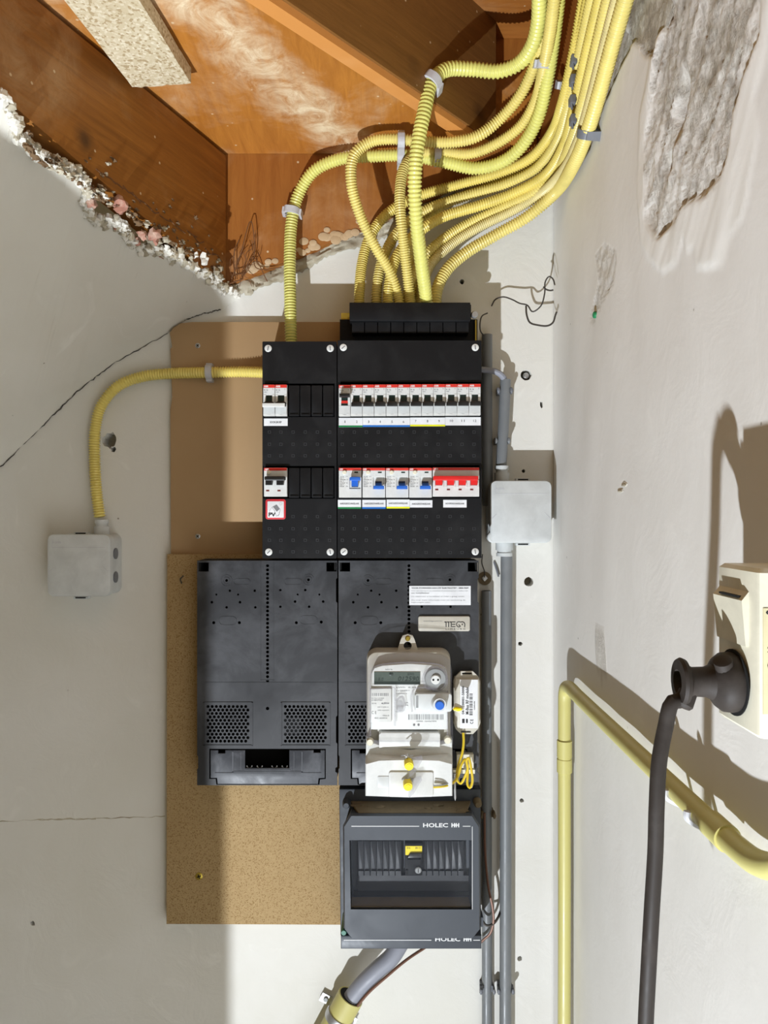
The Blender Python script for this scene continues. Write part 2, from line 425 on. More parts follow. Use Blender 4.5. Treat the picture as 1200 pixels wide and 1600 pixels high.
BARE = [tow(*p) for p in [(965, -60), (984, 64), (998, 70), (1004, 84), (1020, 88), (1026, 60), (1045, 30), (1060, -60)]]
EDGE = [tow(*p) for p in [(986, 66), (940, 175), (921, 230), (900, 268), (885, 285), (872, 292), (868, 230), (905, 150), (960, 20)]]
SCR = [tow(*p) for p in [(944, 380), (962, 392), (958, 440), (940, 470), (928, 505), (920, 500), (935, 440), (930, 400)]]
SCR2 = [tow(*p) for p in [(930, 985), (944, 982), (948, 1050), (940, 1066), (932, 1040)]]
vs = []; fs = []; cols = []
ys = list(range(-700, 540, 60))+[540+4*i for i in range(183)]; zs = [-620, -300, 0, 200, 400, 600, 800]+[820+14*i for i in range(46)]+[1466+4*i for i in range(170)]+[2160, 2300, 2450]
for y in ys:
    for z in zs:
        dep = 0; r_ = g_ = 0.0
        if y >= 540:
            p = (y, z)
            if z > 1460:
                n0 = noise.noise(Vector((y*.02, z*.02, 1)))*8+noise.noise(Vector((y*.08, z*.08, 5)))*4
                d1 = poly_d(p, SCAR)+n0; d2 = poly_d(p, SMEAR)+n0*.5; d3 = poly_d(p, BARE)+n0*.4; d4 = poly_d(p, EDGE)+n0*.5; d5 = poly_d(p, SCR)+n0*.5
                u = (y+z*.85)*.76; w_ = (z-y*.85)*.76
                st = noise.noise(Vector((u*.035, w_*.008, 3)))+.5*noise.noise(Vector((u*.09, w_*.02, 8)))
                ro = noise.noise(Vector((y*.07, z*.07, 2)))*.6+noise.noise(Vector((y*.16, z*.16, 6)))*.4
                k1 = SM(-1, 3, d1); k2 = SM(-1, 3, d2)
                u += noise.noise(Vector((y*.015, z*.015, 31)))*26; rg = 1-abs(noise.noise(Vector((u*.035, w_*.011, 13))))*2.4; r2 = 1-abs(noise.noise(Vector((u*.13, w_*.03, 17))))*2.4
                dep += k1*(4+st*3.0-max(0, rg)**3*2.4-max(0, r2)**2*.7+ro*1.8+noise.noise(Vector((y*.35, z*.35, 4)))*1.3) - k2*(1-k1)*(1.2+st*1.2)
                dep += SM(-1, 1.5, d3)*(4+ro*2); dep += SM(-1, 1.5, d4)*(5+ro*4)
                dep += SM(-1, 1.5, d5)*(1.5+ro*3)
                # a deeper hole inside the scar
                c0 = tow(1060, 160); dh = math.hypot((y-c0[0])*1.2, (z-c0[1])*.7+(y-c0[0])*.5)
                dep += SM(24, 8, dh)*10; c1 = tow(1042, 258); dep += SM(14, 4, math.hypot(y-c1[0], z-c1[1]))*9
                r_ = max(k1*(.38+ro*.7+st*.5), SM(-1, 1.5, d3)*.8, SM(-1, 1.5, d4)*.6, SM(-1, 1.5, d5)*.25); g_ = k2*(1-k1*.7)
            d6 = poly_d(p, SCR2); 
            if d6 > -3: r_ = max(r_, SM(-2, 2, d6+noise.noise(Vector((y*.3, z*.1, 1)))*4)*.35)
            dep += noise.noise(Vector((y*.012, z*.006, 9)))*1.6
            if y > 1262: dep = min(dep, 0)
        vs.append((XR+dep, y, z)); cols.append((max(0, min(1, r_)), max(0, min(1, g_)), 0, 1))
nz = len(zs)
for i in range(len(ys)-1):
    for k in range(nz-1): fs.append((i*nz+k, i*nz+k+1, (i+1)*nz+k+1, (i+1)*nz+k))
mR, nt, b, col, v = plaster('right_wall_plaster', (234, 232, 227), (225, 222, 216), 2.2, .16)  # paler base than the back wall, painted in for light it lacks
at = N(nt, 'ShaderNodeAttribute', attribute_name='wear'); sp = nt.nodes.new('ShaderNodeSeparateColor'); nt.links.new(at.outputs['Color'], sp.inputs[0])
c_ = mix(nt, sp.outputs[1], col, rgb(236, 234, 228))
c_ = mix(nt, sp.outputs[0], c_, ramp(nt, noi(nt, v, 45, 6, .7), [(.3, rgb(112, 96, 76)), (.5, rgb(172, 160, 140)), (.62, rgb(208, 202, 188)), (.72, rgb(232, 229, 220))]))
nt.links.new(c_, b.inputs['Base Color'])
b2 = N(nt, 'ShaderNodeBump'); b2.inputs['Distance'].default_value = .006
mu = nt.nodes.new('ShaderNodeMath'); mu.operation = 'MULTIPLY'; nt.links.new(sp.outputs[0], mu.inputs[0]); nt.links.new(noi(nt, v, 110, 7, .75, .6), mu.inputs[1])
nt.links.new(mu.outputs[0], b2.inputs['Height']); nt.links.new(b.inputs['Normal'].links[0].from_socket, b2.inputs['Normal']); nt.links.new(b2.outputs[0], b.inputs['Normal'])
m = MB(); m.add(vs, fs); o = m.build('wall_right', mR, ang=60, at=(XR, 300, 0))
ca = o.data.color_attributes.new('wear', 'FLOAT_COLOR', 'POINT')
for i, c in enumerate(cols): ca.data[i].color = c
tag(o, kind='structure')
m = MB(); m.box(XR+14, XR+70, -700, WALL+80, -620, 2450); tag(m.build('wall_right', wallM), kind='structure')
# the right wall's corner is closed from the back wall; floor and the door jamb that shades the left side
m = MB(); m.box(-1600, XR+70, -1900, WALL+80, -680, -620); tag(m.build('floor', M['floor']), kind='structure')
m = MB(); m.prism([(-1150, -620), (-414, -620), (-414, 960), (-426, 1030), (-444, 1110), (-458, 1240), (-468, 1330), (-480, 1450), (-520, 1600), (-1150, 1600)], 520, 560); tag(m.build('wall_left', wallM), kind='structure')

# sloping plaster soffit under the stair
A = Vector((-634, 1270, 74+H)); B = Vector((-275, 1270, 333+H)); C = Vector((-406, 814, 433+H))
nS = (B-A).cross(C-A).normalized()
if nS.y > 0: nS = -nS
def onS(px, py, off=0.0):
    d = Vector(((px-600)/F, 1, -(py-800)/F)); o_ = Vector((0, 0, H)); q = A+nS*off
    return o_+d*((q-o_).dot(nS)/d.dot(nS))
rag = [(-150, 20), (-60, 90), (-20, 130), (4, 156), (14, 176), (22, 196), (30, 222), (48, 236), (62, 244), (80, 252), (98, 262), (112, 268), (128, 286), (134, 300), (132, 322), (138, 338), (156, 346), (176, 350), (193, 354), (198, 372), (208, 386), (226, 392), (246, 392), (266, 396), (278, 404), (292, 416), (308, 424), (326, 434), (340, 446), (350, 456), (372, 461)]
random.seed(3); ragf = []
for a_, b_ in zip(rag, rag[1:]):
    for k in range(6):
        t = k/6; ragf.append((a_[0]+(b_[0]-a_[0])*t+random.uniform(-2, 2), a_[1]+(b_[1]-a_[1])*t+random.uniform(-3, 3)))
ragf.append(rag[-1])
CRK = [(-260, 985), (-40, 765), (0, 730), (60, 672), (120, 612), (180, 566), (262, 521), (290, 500), (318, 490), (345, 484), (374, 466)]
def lowpt(t):
    x = -250+t*622
    for a_, b_ in zip(CRK, CRK[1:]):
        if x <= b_[0]+.01: f_ = (x-a_[0])/(b_[0]-a_[0]); return W(x, a_[1]+(b_[1]-a_[1])*f_, WALL+1)
    return W(*CRK[-1], WALL+1)
low = []
for k in range(len(ragf)):
    t = k/(len(ragf)-1); low.append(lowpt(t))
top = [onS(*p) for p in ragf]
m = MB(); R_ = 26; n = len(ragf); vs = []; fs = []
for r in range(R_+1):
    for k in range(n):
        q = low[k]+(top[k]-low[k])*(r/R_)
        q = q-nS*(2.2*noise.noise(q*.012)+(4+3*noise.noise(q*.1)*0 if r == R_ else 0)-1.0)
        vs.append(q)
for r in range(R_):
    for k in range(n-1): fs.append((r*n+k, r*n+k+1, (r+1)*n+k+1, (r+1)*n+k))
o_ = len(vs)
for k in range(n): vs.append(top[k]-nS*16)
for k in range(n-1): fs.append((R_*n+k, R_*n+k+1, o_+k+1, o_+k))
m.add(vs, fs); tag(m.build('ceiling', M['soffit'], ang=50), kind='structure')
m = MB()
crack([(-40, 765), (0, 730), (60, 672), (120, 612), (180, 566), (262, 521)], 1.0, WALL-1.7, 5)
crack([(288, 500), (318, 490), (345, 484)], .9, WALL-2.0, 6)
tag(m.build('trim_3', M['wire']), kind='structure')
# broken edge: lumps of plaster, mortar and brick (nobody could count them)
m = MB(); random.seed(11)
for i in range(0, len(ragf)-2):
    for k in range(3):
        px, py = ragf[i]; off = random.uniform(-2, 9); r = random.uniform(2, 6.5)
        c = onS(px+random.uniform(-3, 7), py+random.uniform(-7, 4), random.uniform(-4, 3))
        m.m = 0 if random.random() < .6 else 1
        if 128 < px < 260 and random.random() < .06: m.m = 2
        m.blob(c, r, 7, 5, .4, i*3+k)
for px, py, r in ((188, 326, 9), (142, 322, 7), (240, 374, 9), (222, 372, 6)): m.m = 2; m.blob(onS(px, py-6, 4), r, 9, 7, .5, px)
m.m = 0; m.blob(onS(157, 307, 6), 8, 8, 6, .4, 5, (1.3, 1, .5))
for i in range(26):
    px = random.uniform(225, 352); py = 372+(px-225)*.5+random.uniform(-18, 14); m.m = random.choice((0, 1, 1)); m.blob(onS(px, py, -2), random.uniform(3, 7), 7, 5, .5, i+90)
tag(m.build('plaster_rubble', [M['soffit'], M['mortar'], M['brick']], ang=25), 'ragged broken plaster and brick crumbs along the bottom of the stair string', 'rubble', kind='stuff')

m = MB(); random.seed(21)
def onStr(px, py):
    d = Vector(((px-600)/F, 1)); n_ = Vector((-.9415, .337)); k = Vector((-252, 1248)).dot(n_)/d.dot(n_); return Vector((d.x*k, k, H-(py-800)/F*k))
for i in range(150):
    t_ = random.random(); px = 40+t_*315; base = 236+(px-40)*.62; py = base-random.expovariate(1/14.0)+4
    q = onStr(px, py); m.m = random.choice((0, 0, 1)); r = random.uniform(1.5, 5)
    m.blob(q, r, 7, 5, .6, i, (.9, 1.3, .6))
for i in range(14):
    px = 150+i*14+random.uniform(-3, 3); py = 262+(px-150)*.72+random.uniform(-4, 4); m.m = 2
    m.tube([onStr(px, py), onStr(px+8, py+random.uniform(2, 10)), onStr(px+16, py+12+random.uniform(-3, 5))], 1.1, 5, 4)
tag(m.build('string_dirt', [plain('brown_dirt', (112, 88, 62), .95, 0, .5, (150, 124, 92), 60), M['mortar'], M['straw']], ang=25), 'crumbly brown mortar dirt stuck along the lower edge of the left string', 'dirt', kind='stuff')

# mortar band under the wall string
m = MB(); random.seed(5)
bt = [(352, 446), (380, 436), (420, 421), (470, 400), (515, 382), (560, 364), (640, 330), (700, 302), (850, 240)]
bb = [(356, 462), (378, 458), (400, 452), (440, 440), (478, 422), (515, 398), (560, 388), (640, 356), (700, 330), (860, 262)]
def along(poly, t):
    L = [0]
    for a_, b_ in zip(poly, poly[1:]): L.append(L[-1]+math.hypot(b_[0]-a_[0], b_[1]-a_[1]))
    s_ = t*L[-1]
    for i in range(len(poly)-1):
        if s_ <= L[i+1]+1e-6: f_ = (s_-L[i])/(L[i+1]-L[i]); return (poly[i][0]+(poly[i+1][0]-poly[i][0])*f_, poly[i][1]+(poly[i+1][1]-poly[i][1])*f_)
vs = []; fs = []; n = 120; R_ = 8
for k in range(n+1):
    a_ = along(bt, k/n); b_ = along(bb, k/n)
    for r in range(R_+1):
        f_ = r/R_; jx = random.uniform(-1.5, 1.5) if r == R_ else 0
        edge = 1 if 0 < r < R_ else (0 if r == R_ else .8)
        vs.append(W(a_[0]+(b_[0]-a_[0])*f_, a_[1]-4+(b_[1]-a_[1]+4)*f_+jx*1.5, 1269.5-edge*(8+noise.noise(Vector((k*.4, r*.7, 0)))*7)))
for k in range(n):
    for r in range(R_): fs.append((k*(R_+1)+r, k*(R_+1)+r+1, (k+1)*(R_+1)+r+1, (k+1)*(R_+1)+r))
m.add([tuple(v_) for v_ in vs], fs)
m.blob(W(386, 447, 1262), 13, 9, 7, .35, 4, (1, .5, .9)); m.blob(W(366, 452, 1264), 7, 8, 6, .5, 8)
tag(m.build('trim_1', M['mortar'], ang=50), kind='structure')

# ================================================================ THE STAIR ABOVE
ZT = 1979.0
st = thing('staircase', 'underside of brown stained wooden winder stairs above the meter cupboard', 'staircase', (-60, 1100, 1760))
P0 = Vector((-250, 1248)); dL = Vector((-.337, -.9415)); nL = Vector((-.9415, .337))
def vboard(name, mat, p, d, L0, L1, zb0, zb1, zt0, zt1, nrm, th, nseg=1):
    m = MB(); a_ = p+d*L0; b_ = p+d*L1; n_ = nrm*th
    vs = [(a_.x, a_.y, zb0), (b_.x, b_.y, zb1), (b_.x, b_.y, zt1), (a_.x, a_.y, zt0)]
    m.loft([vs, [(x+n_.x, y+n_.y, z) for x, y, z in vs]])
    o = m.build(name, mat, st); return o
tag(vboard('left_string', M['wood_l'], P0+Vector((-2, 0)), dL, 9, 1150, 1762, 1966, 1974, 1974, nL, 34), 'left string board with torn grain and plaster dirt')
# back string: face at 1248
m = MB(); Yb = 1248
pl = [(RX(x, Yb), RZ(y, Yb)) for x, y in ((342, -260), (342, 446), (362, 441), (390, 432), (560, 360), (700, 296), (790, 262), (846, 236), (868, 120), (868, -260))]
m.prism(pl, Yb, 1266, 1.0); tag(m.build('wall_string', M['wood_b'], st), 'wall string board along the back wall')
# lowest tread seen from below
m = MB()
a1 = Vector((-152, 870)); a2 = Vector((119, 1190)); dR = (a2-a1).normalized(); nR = Vector((dR.y, -dR.x))
q1 = a1-dR*900; q2 = a2+dR*80
pl = [(-252, 1247), (q2.x, 1247), (q2.x, q2.y if q2.y < 1247 else 1246), (q1.x, q1.y), (P0.x+dL.x*1300, P0.y+dL.y*1300)]
pl = [(-290, 1247), (165, 1247), (a2.x+36, a2.y+42), (q1.x, q1.y), (P0.x-38+dL.x*1300, P0.y+dL.y*1300+13)]
m.loft([[(x, y, ZT+2) for x, y in pl], [(x, y, ZT+34) for x, y in pl]]); m.build('tread', M['wood_t'], st)
# riser between the two treads, its lit bottom edge is painted in as a paler strip
def slab(name, mat, s0, s1, o0, o1, z0, z1, lab=None):
    m = MB(); pts = [a1+dR*s0+nR*o0, a1+dR*s1+nR*o0, a1+dR*s1+nR*o1, a1+dR*s0+nR*o1]
    m.loft([[(p.x, p.y, z0) for p in pts], [(p.x, p.y, z1) for p in pts]]); o = m.build(name, mat, st)
    if lab: o['label'] = lab
    return o
slab('riser', M['wood_d'], -900, 466, 15, 34, ZT-2, 2169)
slab('gap_cap', M['wood_d'], -900, 440, -3, 14, ZT+36, ZT+60, 'added cap that keeps the gap below it dark')  # unseen cap added to keep light out of the gap
slab('riser_batten', plain('lit_edge_pine', (206, 140, 72), .5, 0, .3, (222, 170, 110), 10), -900, 452, 10, 30, ZT-12, ZT-2, 'thin batten under the riser, painted paler as if lit')  # paler colour paints the light on the strip
m = MB()
pl = [(60, 1247), (XR-6, 1247), (XR-6, -100), (-740, -100), (-740, 420)]
b1 = a1-dR*900+nR*15; b2 = a2+dR*46+nR*15
pl = [(b2.x, b2.y), (b2.x, 1247), (XR-6, 1247), (XR-6, 0), (b1.x, b1.y)]
m.loft([[(x, y, 2168) for x, y in pl], [(x, y, 2200) for x, y in pl]]); m.build('tread', M['wood'], st)
slab('joint_strip', plain('dark_joint', (40, 24, 12), .8), -900, 440, 0, 10, ZT-1, ZT+1.5, 'dark joint beside the batten')  # flush dark brown strip standing in for the open gap
# short string piece on the right wall
m = MB()
def skX(y): return 247+25*(1237-y)/237
pts = [(1240, 578), (1110, 739), (1000, 876), (900, 1000), (900, 720), (1000, 640), (1110, 575), (1180, 535), (1240, 510)]
m.loft([[(min(skX(y), 273), y, z+H) for y, z in pts], [(XR-1, y, z+H) for y, z in pts]]); tag(m.build('right_string', M['wood_b'], st), 'string board rising along the right wall')
# weathered wedge at the far right end
m = MB(); m.prism([(RX(x, 1246), RZ(y, 1246)) for x, y in ((765, 110), (832, 96), (838, 236), (815, 240), (764, 196))], 1238, 1248, 1); tag(m.build('wedge', M['wood_t'], st), 'whitish weathered wedge in the upper step bay')

# strip of pale board hanging under the tread
YO = 905
cs = [(95, -60), (60, -50), (208, 137), (300, 131)]
def onZ(px, py, z): k = (z-H)/(-(py-800)/F); return Vector(((px-600)/F*k, k, z))
m = MB(); z0 = ZT-22
f4 = [onZ(*p, z0) for p in ((45, -70), (208, 137), (298, 130), (180, -60))]
random.seed(2); lp = []
for i in range(4):
    a_, b_ = f4[i], f4[(i+1) % 4]
    for k in range(14):
        q = a_+(b_-a_)*(k/14); j = 1.6 if i == 1 else .5; lp.append(q+Vector((random.uniform(-j, j), random.uniform(-j, j), 0)))
m.loft([[tuple(p) for p in lp], [(p.x, p.y, z0+20) for p in lp]])
o = m.build('board_offcut', M['chip_g']); tag(o, 'pale rough flake board strip nailed under the left end of the stair tread', 'board')

# loose reed straws and wires in the corner
def straw(name, lab, pts, r, mat, cat='straw', grp=None):
    m = MB(); m.tube([W(*p) for p in pts], r, 5, 3); return tag(m.build(name, mat), lab, cat, grp)
random.seed(8)
m = MB()
for k in range(9):
    x = random.uniform(362, 395); y = random.uniform(425, 452); P = [Vector((x, y, 1238))]
    dx = random.uniform(-1.5, 2.5); dy = random.uniform(-6, -1)
    for j in range(4): P.append(P[-1]+Vector((dx*3+random.uniform(-9, 9), dy*2.6+random.uniform(-12, 12), random.uniform(-8, 3))))
    m.tube([W(p.x, p.y, min(p.z, 1242)) for p in P], random.uniform(.35, .8), 4, 4)
m.tube([W(360, 440, 1240), W(375, 400, 1232), W(392, 345, 1232), W(398, 380, 1236), W(400, 418, 1240), W(440, 418, 1245)], .9, 5, 4)
m.tube([W(342, 452, 1236), W(362, 442, 1232), W(380, 436, 1235)], .9, 5, 4)
m.tube([W(368, 436, 1240), W(366, 395, 1236), W(374, 374, 1238)], .9, 5, 4)
m.tube([W(378, 432, 1240), W(395, 402, 1236), W(418, 440, 1246)], .8, 5, 4)
tag(m.build('reed_straws', M['straw']), 'tangle of loose brown reed straws in the corner of the stair strings', 'straw', kind='stuff')
# smears of filler on the lower edge of the string
m = MB(); random.seed(9)
for k in range(34):
    t = random.uniform(0, 1)**.9; x = 372+t*190; y = 432-t*70-random.uniform(0, 22)*(.3+t)
    c = W(x, y, Yb-.4); r = random.uniform(4, 10)
    m.prism(circ(c.x, c.z, r, 14, 0, .8), Yb-.9-k*.03, Yb+1, .6)
tag(m.build('filler_daubs', plain('pale_filler', (192, 164, 128), .8, 0, .4, (232, 216, 190), 30)), 'overlapping pale round daubs of filler along the lower edge of the wall string', 'filler', kind='stuff')
# ================================================================ BACKING BOARDS
Ym = 1258.0; Yc = 1248.0
def screw_head(m, c, r, Y, th=1.2, slot='x', ang=0.0, mi=(0, 1)):   # a low head with its slot or cross
    m.m = mi[0]; m.lathe((c.x, Y, c.z), (0, -1, 0), [(-.5, r), (th*.5, r), (th, r*.75)], 18)
    m.m = mi[1]
    for k in ((0, 90) if slot == 'x' else (0,)):
        a = math.radians(ang+k); L = r*.6; w = r*.14; ux, uz = math.cos(a), math.sin(a)
        p = [(c.x+ux*L-uz*w, c.z+uz*L+ux*w), (c.x-ux*L-uz*w, c.z-uz*L+ux*w), (c.x-ux*L+uz*w, c.z-uz*L-ux*w), (c.x+ux*L+uz*w, c.z+uz*L-ux*w)]
        m.prism(p, Y-th-.12, Y-th+.3)
    m.m = 0
def P2(lst, Y): return [(RX(x, Y), RZ(y, Y)) for x, y in lst]
t = thing('backing_board', 'smooth brown hardboard panel on the wall behind the upper left enclosure', 'board', W(400, 865, 1265))
m = MB(); m.prism(P2([(267, 866), (266, 640), (269, 620), (266, 545), (269, 542), (265, 520), (271, 512), (282, 505), (300, 503), (600, 503), (600, 866)], Ym), Ym, 1269.5, .6)
m.build('panel', M['mdf'], t)
for px, py in ((309, 540), (309, 838)):
    m = MB(); screw_head(m, W(px, py, Ym), 4.2, Ym, 1, 'x', 40); m.build('screw', [M['steel'], M['void']], t)
t = thing('chipboard_panel', 'speckled chipboard panel behind the slate black mounting plates', 'board', W(400, 1445, 1260))
m = MB(); m.prism(P2([(261, 866), (260, 1444), (736, 1446), (736, 868)], Yc), Yc, 1269.5, .6); m.build('panel', M['chip'], t)
m = MB(); screw_head(m, W(311, 1369, Yc), 6, Yc, 1.6, 'x', 20); m.build('screw', [M['brass'], M['void']], t)
m = MB(); m.tube([W(284, 912, Yc+2), W(282, 905, Yc-12), W(286, 900, Yc-24)], 1.3, 6, 3); m.build('nail', M['wire'], t)

# ================================================================ MOUNTING PLATES (slate black, bottom pair)
Yp = 1195.0
def mount_plate(x0, x1, label, vents, flap, side):
    t = thing('mounting_plate', label, 'mounting plate', W((x0+x1)/2, 1228, 1225))
    m = MB(); R4 = rect(x0, 875, x1, 1228, Yp); hs = []
    def h(px, py, r, n=10): c = W(px, py, Yp); hs.append(circ(c.x, c.z, r, n))
    for k in range(29): h(x0+110, 884+k*6.42, 2.4, 10)
    for dx, dy, r in ((46, 32, 2.2), (174, 31, 2.2), (51, 48, 1.9), (90, 48, 2), (130, 47, 2), (169, 47, 2), (30, 54, 1.6), (64, 54, 1.6), (157, 54, 1.6), (191, 54, 1.6), (23, 66, 2.1), (67, 66, 2.1), (153, 65, 2.1), (197, 65, 2.1),
                      (46, 74, 2), (91, 74, 2), (130, 73, 2), (175, 73, 2), (26, 98, 2.4), (66, 98, 2.4), (155, 98, 2.4), (194, 97, 2.4), (110, 232, 2.7)): h(x0+dx, 875+dy, r)
    for vx in vents:
        for row in range(11):
            for k in range(10):
                xx = vx+k*6.55+(3.3 if row % 2 else 0)
                if xx < x1-8: h(xx, 1104+row*5.4, 2.5, 8)
    # square corner openings and the flap cut-out
    for cx in (x0+10, x1-10):
        a_ = rect(cx-8, 879, cx+8, 893, Yp); hs.append([(a_[0], a_[2]), (a_[1], a_[2]), (a_[1], a_[3]), (a_[0], a_[3])])
    fr = None
    if flap:
        fr = [(x0+19, 1170), (x0+201, 1170), (x0+201, 1217), (x0+192, 1218), (x0+191, 1226), (x0+30, 1226), (x0+29, 1217), (x0+19, 1217)]
        hs.append(P2(fr, Yp))
    out = [(x0, 876), (x0, 1180), (x0+1.5, 1182), (x0+1.5, 1200), (x0, 1202), (x0, 1227), (x1-1, 1227), (x1-1, 1208), (x1-4, 1206), (x1-4, 1200), (x1-1, 1198), (x1-1, 1162), (x1-3, 1160), (x1-3, 1120), (x1-1, 1118), (x1-1, 942), (x1-3, 940), (x1-3, 905), (x1-1, 903), (x1-1, 876)]
    m.plate(P2(out, Yp), hs, Yp, 2.4)
    m.build('panel', M['plate'], t)
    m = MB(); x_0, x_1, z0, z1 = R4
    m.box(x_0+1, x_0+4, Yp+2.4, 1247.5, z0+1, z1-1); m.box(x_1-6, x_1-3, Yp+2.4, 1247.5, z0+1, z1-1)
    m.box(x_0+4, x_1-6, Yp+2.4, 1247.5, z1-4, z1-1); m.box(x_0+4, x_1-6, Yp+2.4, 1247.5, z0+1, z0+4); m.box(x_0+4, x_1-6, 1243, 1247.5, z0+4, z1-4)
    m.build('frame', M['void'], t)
    # raised mouldings
    m = MB()
    def ring(px, py, r, w=.8, hh=.5, e=0):
        c = W(px, py, Yp); L0 = rrect(c.x-r-e, c.x+r+e, c.z-r, c.z+r, r, 5); L1 = inset(L0, w)
        L0, L1 = L0[::-1], L1[::-1]
        m.loft([[(x, Yp+.2, z) for x, z in L0], [(x, Yp-hh, z) for x, z in L0], [(x, Yp-hh, z) for x, z in L1], [(x, Yp+.2, z) for x, z in L1]], False, False)
    ring(x0+46, 907, 9); ring(x0+46, 907, 5.5); ring(x0+174, 906, 9); ring(x0+174, 906, 5.5); ring(x0+70, 909, 5, .8, .5, 8); ring(x0+150, 909, 5, .8, .5, 9)
    ring(x0+48, 970, 7, .8, .5, 7); ring(x0+174, 969, 7, .8, .5, 7)
    for a_ in ((x0+99, 878, x0+99.8, 1063), (x0+119.2, 878, x0+120, 1063), (x0+99, 1062, x0+120, 1062.8), (x0+8, 1066, x1-8, 1066.6)):
        x_0, x_1, z0, z1 = rect(*a_, Yp); m.box(x_0, x_1, Yp-.5, Yp+.3, z0, z1)
    for vx in vents:
        if vx+76 < x1+6:
            for a_ in ((vx-7, 1097, vx-5.5, 1165), (vx+68.5, 1097, vx+70, 1165), (vx-7, 1097, vx+70, 1098), (vx-7, 1164, vx+70, 1165)):
                x_0, x_1, z0, z1 = rect(*a_, Yp); m.box(x_0, x_1, Yp-1, Yp+.3, z0, z1)
    m.build('moulding', M['plate'], t)
    if flap:
        m = MB(); F2 = inset(P2(fr, Yp), 1.3); w_ = rect(x0+75, 1170.5, x0+144, 1200, Yp)
        zt = RZ(1171.2, Yp)
        poly = P2([(x0+21, 1172), (x0+33, 1172), (x0+33, 1177), (x0+44, 1177), (x0+44, 1172), (x0+75, 1172), (x0+75, 1200), (x0+144, 1200), (x0+144, 1172), (x0+182, 1172), (x0+182, 1176), (x0+193, 1176), (x0+193, 1172), (x0+199.5, 1172), (x0+199.5, 1215.5), (x0+190, 1216), (x0+189, 1225), (x0+32, 1225), (x0+31, 1215.5), (x0+21, 1215.5)], Yp)
        m.prism(poly, Yp-.6, Yp+2, .7)
        for a_ in ((x0+55, 1174, x0+57, 1207), (x0+68, 1174, x0+69, 1204), (x0+151, 1174, x0+152, 1204), (x0+163, 1174, x0+165, 1207), (x0+55, 1205, x0+165, 1206.5), (x0+28, 1207, x0+194, 1207.7), (x0+75, 1202, x0+146, 1203)):
            x_0, x_1, z0, z1 = rect(*a_, Yp); m.box(x_0, x_1, Yp-1.4, Yp-.4, z0, z1)
        fl = m.build('flap', M['plate2'], t)
        m = MB()
        for dx in (82, 98, 121, 137):
            c = W(x0+dx, 1196, Yp+4); m.tube([(c.x+4*math.cos(a), Yp+3, c.z+4*math.sin(a)) for a in [math.pi+k*math.pi/8 for k in range(9)]], .9, 6, 2, False)
        m.build('hook', M['greyd'], fl)
    return t
mount_plate(308, 528, 'slate black plastic mounting plate with open vents, left of the meter', (325, 446), True, 0)
tp = mount_plate(529, 749, 'slate black plastic mounting plate behind the electricity meter', (546,), True, 1)
for o in list(tp.children):
    if o.name.startswith('flap'): pass
# info sticker on the right plate
m = MB(); R4 = rect(639.5, 915.5, 735.5, 945.5, Yp-1); m.box(R4[0], R4[1], Yp-1.0, Yp-.6, R4[2], R4[3]); stk = m.build('info_sticker', M['paper'], tp); stk['label'] = 'white printed information sticker'
def lettering(parent, mat, items, Y, name='lettering', lab=None):
    m = MB()
    for it in items:
        s_, x0, y0, x1, y1 = it[:5]; kw = it[5] if len(it) > 5 else {}
        a_ = rect(x0, y0, x1, y1, Y); m.text(s_, a_[0], a_[1], a_[2], a_[3], Y, **kw)
    o = m.build(name, mat, parent)
    if lab: o['label'] = lab
    return o
lettering(stk, M['ink'], [('VOOR STORINGEN AAN UW ELEKTRICITEIT : 0800-9009', 643, 917.6, 732, 920, dict(bold=.25))], Yp-1.05)
lettering(stk, M['grey_ink'], [('Voor een storing in uw meterkast of aansluiting kunt u bellen met', 642.5, 922.3, 731, 924.4), ('uw installateur', 642.5, 925.6, 671, 927.5, dict(bold=.3)), ('Uw elektricien is bereikbaar en helpt u graag verder', 642.5, 931, 726, 933.3),
    ('Zie voor meer informatie over uw aansluiting de', 642.5, 936.8, 727, 939), ('bijgevoegde tekst', 642.5, 940.5, 672, 942.3)], Yp-1.05)
# maker's badge
m = MB(); m.rp(rect(653.5, 963, 734.5, 986.5, Yp-4), Yp-4, Yp, 3, 1.4); bd = m.build('badge', M['beige'], tp); bd['label'] = 'light grey raised maker badge'
m = MB()
for k, px in enumerate((697, 701, 705)):    # the drawn letters of the badge
    a_ = rect(px-.7, 971.2, px+.7, 979.8, Yp-4); m.box(a_[0], a_[1], Yp-4.3, Yp-4, a_[2], a_[3]); a_ = rect(px-2.6, 971.2, px+.7, 972.6, Yp-4); m.box(a_[0], a_[1], Yp-4.3, Yp-4, a_[2], a_[3])
for y in (971.2, 974.8, 978.5): a_ = rect(706, y, 711.5, y+1.3, Yp-4); m.box(a_[0], a_[1], Yp-4.3, Yp-4, a_[2], a_[3])
m.tube([W(717+3.7*math.cos(math.radians(a)), 975.5+4.2*math.sin(math.radians(a)), Yp-4) for a in range(-50, -330, -20)]+[W(716.5, 975.8, Yp-4)], .7, 5, 2, False)
m.tube([W(*p, Yp-4) for p in ((719, 972.2), (723, 971.6), (726, 974), (726, 979.8))], .7, 5, 2); m.blob(W(722.4, 975.6, Yp-4), 1)
m.build('lettering', M['ink'], bd); lettering(bd, M['ink'], [('L I M B U R G', 696.5, 981.6, 727, 984)], Yp-4.05)
lettering(bd, M['grey_ink'], [('assemblagecentrum', 661.5, 969.3, 690.5, 971.8)], Yp-4.05)

